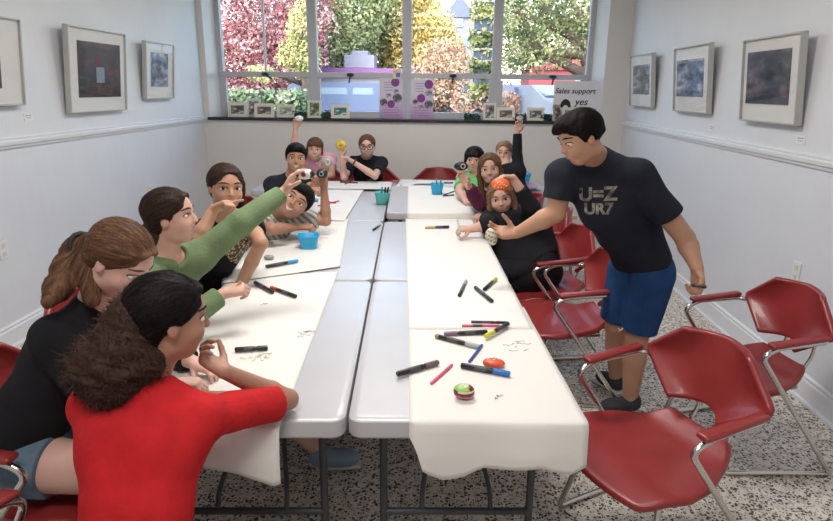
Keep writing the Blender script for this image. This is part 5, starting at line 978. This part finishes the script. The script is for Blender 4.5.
# --- girl with maroon sleeve
hd = np.array((0.361, 4.685, 1.115)); f = nv((-.12, -.97, -.02)); H0 = Head(hd, f, (-.12, 0, 1), .235)
J = dict(pel=(.62, 4.74, .56), neck=(.40, 4.78, .955), shR=(.26, 4.76, .90), shL=(.53, 4.76, .90), elR=(0.274, 4.462, 0.891), wrR=(0.178, 4.377, 1.043), elL=(.52, 4.55, .82), wrL=(.34, 4.42, .81))
seat(J, 180)
person('person', 'smiling girl with long light brown hair and a maroon sleeve holding up a black rock', 'person', J, light, 'long', hbrown, cmar, 1.82, (dkden, 2), .232, hd, f, (-.12, 0, 1), vox=.0052, smile=1, fold=.005, hands={'R': dict(d=(-.45, -.2, .8), n=(-.3, -.8, .0), s=.92, curl=(.4, .45, .5, .5), thumb=(.8, .4)), 'L': dict(d=(-1, -.3, 0), n=(0, 0, -1))}, brow=hbrown)
# --- girl in black holding up the orange rock
hd = np.array((0.401, 4.131, 0.989)); f = nv((-.10, -.98, -.08)); H0 = Head(hd, f, (-.22, 0, 1), .235)
J = dict(pel=(.66, 4.03, .57), neck=(.46, 4.19, .845), shR=(.335, 4.14, .83), shL=(.62, 4.16, .84), elL=(0.577, 3.927, 0.975), wrL=(0.446, 3.880, 1.161), elR=(0.300, 3.950, 0.839), wrR=(0.196, 3.938, 0.812))
seat(J, 185)
penP = np.array(J['wrR'])
person('person', 'girl in a loose black sweater holding an orange rock over her forehead', 'person', J, light, 'long', hlb, cblk, {'R': 1.35, 'L': 1.62}, (cblk, 2), .232, hd, f, (-.22, 0, 1), vox=.0048, bulk=1.15, fold=.006, smile=0,
       hands={'L': dict(d=(-.85, -.3, .10), n=(-.15, -.35, -.9), s=.92, curl=(.45, .5, .55, .6), thumb=(.7, .5)), 'R': dict(d=(-.95, -.25, .05), n=(0, .3, -.9), s=.9, curl=(.8, .85, .9, .9), thumb=(.5, .6))}, brow=hbrown,
       shirt_extra=[cone((.52, 4.14, .80), (.60, 4.00, .50), .12, .17, k=.05), cone((.44, 4.12, .82), (.50, 3.97, .48), .10, .13, k=.05), cone((.68, 4.1, .78), (.72, 4.05, .5), .08, .12, k=.05)])
# --- standing boy
hd = np.array((0.596, 2.734, 1.499)); f = nv((-.88, -.28, -.40)); hu = nv((-.28, -.05, .95)); H0 = Head(hd, f, hu, .238)
J = dict(pel=(1.04, 3.04, .84), neck=(.70, 2.86, 1.41), shR=(.555, 2.86, 1.315), shL=(.875, 2.80, 1.335), elR=(0.536, 2.839, 1.145), wrR=(0.372, 2.943, 1.021), elL=(1.118, 2.775, 1.052), wrL=(1.143, 2.661, 0.942),
         hipR=(.985, 3.11, .80), hipL=(1.065, 2.97, .80), kneeR=(.965, 3.15, .47), kneeL=(1.03, 3.0, .47), ankR=(1.035, 3.280, 0.090), toeR=(0.983, 3.359, 0.055), ankL=(1.043, 3.030, 0.090), toeL=(0.912, 3.009, 0.055))
r13 = person('person', 'standing boy in a black printed shirt and blue shorts leaning over the table', 'person', J, tan, 'short', hblack, cnavy, {'R': .62, 'L': .66}, (cblue, .88), .238, hd, f, hu, vox=.0048, bulk=1.22, hipb=.98, waistb=.98, armb=1.5, legb=1.20, fold=.005, hem=-.035,
       hands={'R': dict(d=(-.93, -.1, .05), n=(-.1, -.35, .35), s=1.0, curl=(.28, .3, .35, .4), thumb=(.7, .3)), 'L': dict(d=(.05, -.25, -.9), n=(-.8, -.3, .1), s=1.0, curl=(.6, .7, .8, .8), thumb=(.4, .6))}, gaze=(1, -.45, 0), extra_hair=[H0.K((.15, .36, -.1), (.36, .30, .05), .09, .08)],
       shirt_extra=[cone((.79, 2.89, 1.17), (.99, 2.99, .95), .130, .105, k=.06)])
camo = mat('camouflage_print', (.24, .22, .18), .8, nscale=30, namt=.85)
for s, sz, px, py in (('U=Z', .085, 579, 201), ('UR7', .070, 584, 213)):
    o = np.array({579: (0.629, 2.799, 1.210), 584: (0.658, 2.804, 1.149)}[px]); text_print(r13, s, sz, o, cdir(o)*np.array([1, 1, 0])+np.array([0, 0, -.2]), (-.1, 0, 1), camo, 0, .003)
o = np.array((0.923, 2.840, 0.577)); b13 = r13[0]; 
MB().tube([np.array((0.858, 2.772, 0.602))-np.array(r13[3]), np.array((0.868, 2.769, 0.589))-np.array(r13[3]), np.array((0.882, 2.773, 0.603))-np.array(r13[3])], .003, 6).build('shorts_emblem', mat('emblem_white', (.8, .8, .8), .6), [c for c in b13.children if c.name.startswith('shorts')][0])
# ------------------------------------------------------------------ rocks and pens held in hands
def grip(px): return np.array(px)
rk_w = paint('cream', (.74, .70, .62)); rk_b = paint('black', (.015, .015, .018)); rk_m = paint('plum', (.16, .04, .07))
o = rock('black and white painted rock held up by the child in green', (-0.601, 2.649, 1.335), (.043, .022, .024), [rk_w, rk_b], 1, mi=lambda p, r: 1 if abs(p.x) > .6*r[0] else 0, tilt=(R(90)*0, 0))
MB().ell((-.002, -.022, .0), (.011, .003, .011), 12).build('plum_spot', rk_m, o, True)
o = rock('black painted rock with a white ring held up by the boy in the striped shirt', (-0.769, 3.875, 1.171), (.036, .026, .032), [rk_b], 2); MB().tube([(.013*math.cos(t), -.027, .013*math.sin(t)) for t in np.linspace(0, 2*math.pi, 16)], .0022, 6).build('painted_ring', paint('soft_grey', (.45, .45, .48)), o, True)
o = rock('grey painted rock with a white ring held above the black one', (-0.824, 4.345, 1.189), (.045, .028, .042), [paint('warm_grey', (.38, .33, .32))], 3); MB().tube([(.010+.014*math.cos(t), -.029, .019*math.sin(t)) for t in np.linspace(0, 2*math.pi, 16)], .0045, 6).build('painted_ring', paint('white', (0, 0, 0)), o, True)
rock('white rock raised high by the girl in pink', (-1.507, 6.463, 1.386), (.045, .035, .030), [paint('chalk_white', (.80, .78, .78)), rk_w], 4)
o = rock('yellow painted rock with orange marks held by the girl with eyeglasses', (-1.053, 6.347, 1.130), (.058, .035, .052), [paint('yellow', (.72, .52, .05)), paint('orange', (.6, .25, .08))], 5, mi=lambda p, r: 1 if p.z > .75*r[2] else 0); MB().ell((.008, -.036, .004), (.020, .004, .016), 12).build('painted_spot', paint('ochre', (.45, .33, .10)), o, True)
o = rock('black painted rock with a white ring held by the girl with the maroon sleeve', (0.130, 4.359, 1.173), (.050, .026, .032), [rk_b], 6, rz=.15); MB().tube([(.010+.015*math.cos(t), -.027, .002+.015*math.sin(t)) for t in np.linspace(0, 2*math.pi, 16)], .0028, 6).build('painted_ring', paint('white', (0, 0, 0)), o, True)
rock('small pale rock with a dark top in the raised hand in front of the sill', (0.712, 5.884, 1.444), (.034, .028, .020), [paint('stone_grey', (.30, .28, .27)), rk_w], 7, mi=lambda p, r: 1 if p.z < 0 else 0)
o = rock('orange red painted rock with pale dots held over the forehead of the girl in black', (0.363, 3.805, 1.129), (.056, .030, .040), [paint('bright_orange', (.80, .14, .03))], 8, rz=-.1)
b = MB(); [b.ell((x, -.030*math.sqrt(max(0, 1-(x/.056)**2-(z/.04)**2))-.0006, z), (.0042, .002, .0042), 10) for x, z in ((-.03, 0), (-.018, .014), (-.004, .004), (.010, .016), (.022, .004), (-.014, -.012), (.004, -.014), (.020, -.014), (.034, -.004), (-.036, -.010))]; b.build('painted_dots', paint('pale_yellow', (.85, .65, .45)), o, True)
o = rock('oval white and gold painted rock held by the standing boy', (0.244, 2.893, 1.010), (.029, .024, .043), [paint('white_gold', (.62, .57, .47)), paint('old_gold', (.30, .24, .12))], 9, tilt=(0, -.25), mi=lambda p, r: 1 if math.sin(p.z*260+p.x*180) > .55 else 0)
def hmark(label, a, b, **k): return marker(label, a, b, held=True, **k)
hmark('gold pen held by the child in green', (-0.820, 2.263, 0.919), (-0.796, 2.293, 0.952), body=GOLD, cap=GOLD, r=.0055)
hmark('pale green pen held upright by the girl in black leaning forward', (0.122, 3.859, 0.802), (0.101, 3.916, 0.895), body=cm('pale_green', (.45, .60, .50)), cap=cm('pale_green', (0, 0, 0)), r=.0055)
hmark('small black marker held behind by the standing boy', (1.089, 2.562, 0.893), (1.133, 2.524, 0.898), cap=blk, r=.008)
# ------------------------------------------------------------------ light, sky and camera
def area(name, loc, rotn, sx, sy, e, c):
    l = bpy.data.lights.new(name, 'AREA'); l.shape = 'RECTANGLE'; l.size = sx; l.size_y = sy; l.energy = e; l.color = c; o = bpy.data.objects.new(name, l); o.location = loc; o.rotation_euler = rotn; COL.objects.link(o); return o
fixt = mat('lamp_housing', (.8, .8, .8), .5); lens = bpy.data.materials.new('lamp_lens'); lens.use_nodes = True; bb = lens.node_tree.nodes['Principled BSDF']; bb.inputs['Emission Color'].default_value = (1, .95, .88, 1); bb.inputs['Emission Strength'].default_value = 2.5
for i, (x, y) in enumerate(((-.4, .3), (-.4, 2.9), (-.4, 5.4))):
    t = empty('ceiling_light', (x, y, CH)); tag(t, 'rectangular ceiling light fixture', 'ceiling light', 'ceiling light fixtures'); MB().box((0, 0, -.04), (1.24, .62, .08), 0, None, .01).build('housing', fixt, t); MB().box((0, 0, -.083), (1.16, .54, .008)).build('diffuser', lens, t)
    area('ceiling_lamp', (x, y, CH-.10), (0, 0, 0), 1.15, .5, (30, 42, 24)[i], (1, .96, .92))
pl = area('window_daylight', ((OX0+OX1)/2, 7.82, 2.15), (R(-90), 0, 0), OX1-OX0, 1.55, 1, (1, 1, 1)); pl.data.cycles.is_portal = True
w = bpy.data.worlds.new('World'); SC.world = w; w.use_nodes = True; nt = w.node_tree; sky = nt.nodes.new('ShaderNodeTexSky'); sky.sky_type = 'NISHITA'; sky.sun_disc = False; sky.sun_elevation = R(38); sky.sun_rotation = R(200); sky.air_density = 1.2; sky.dust_density = 1.5
bg = nt.nodes['Background']; nt.links.new(sky.outputs[0], bg.inputs[0]); bg.inputs[1].default_value = .80
sl = bpy.data.lights.new('sun', 'SUN'); sl.energy = 1.3; sl.angle = R(1); sl.color = (1, .95, .86); so = bpy.data.objects.new('sun', sl); so.rotation_euler = (R(48), 0, R(-22)); COL.objects.link(so)
cam = bpy.data.cameras.new('camera'); co = bpy.data.objects.new('camera', cam); COL.objects.link(co); SC.camera = co
cam.sensor_width = 36; cam.lens = 610/833*36; cam.clip_start = .05; cam.clip_end = 400
yw, pt_, rl = R(2.35), R(15.75), R(.6); fv = Vector((-math.sin(yw)*math.cos(pt_), math.cos(yw)*math.cos(pt_), -math.sin(pt_))); rv = Vector((math.cos(yw), math.sin(yw), 0)); uv = rv.cross(fv)
r2 = rv*math.cos(rl)+uv*math.sin(rl); u2 = -rv*math.sin(rl)+uv*math.cos(rl); co.matrix_world = Matrix(((r2.x, u2.x, -fv.x, 0), (r2.y, u2.y, -fv.y, 0), (r2.z, u2.z, -fv.z, 1.70), (0, 0, 0, 1)))
vs_ = SC.view_settings; SC.display_settings.display_device = 'sRGB'; vs_.view_transform = 'Standard'; vs_.look = 'None'; vs_.exposure = .22; vs_.gamma = 1; vs_.use_curve_mapping = False
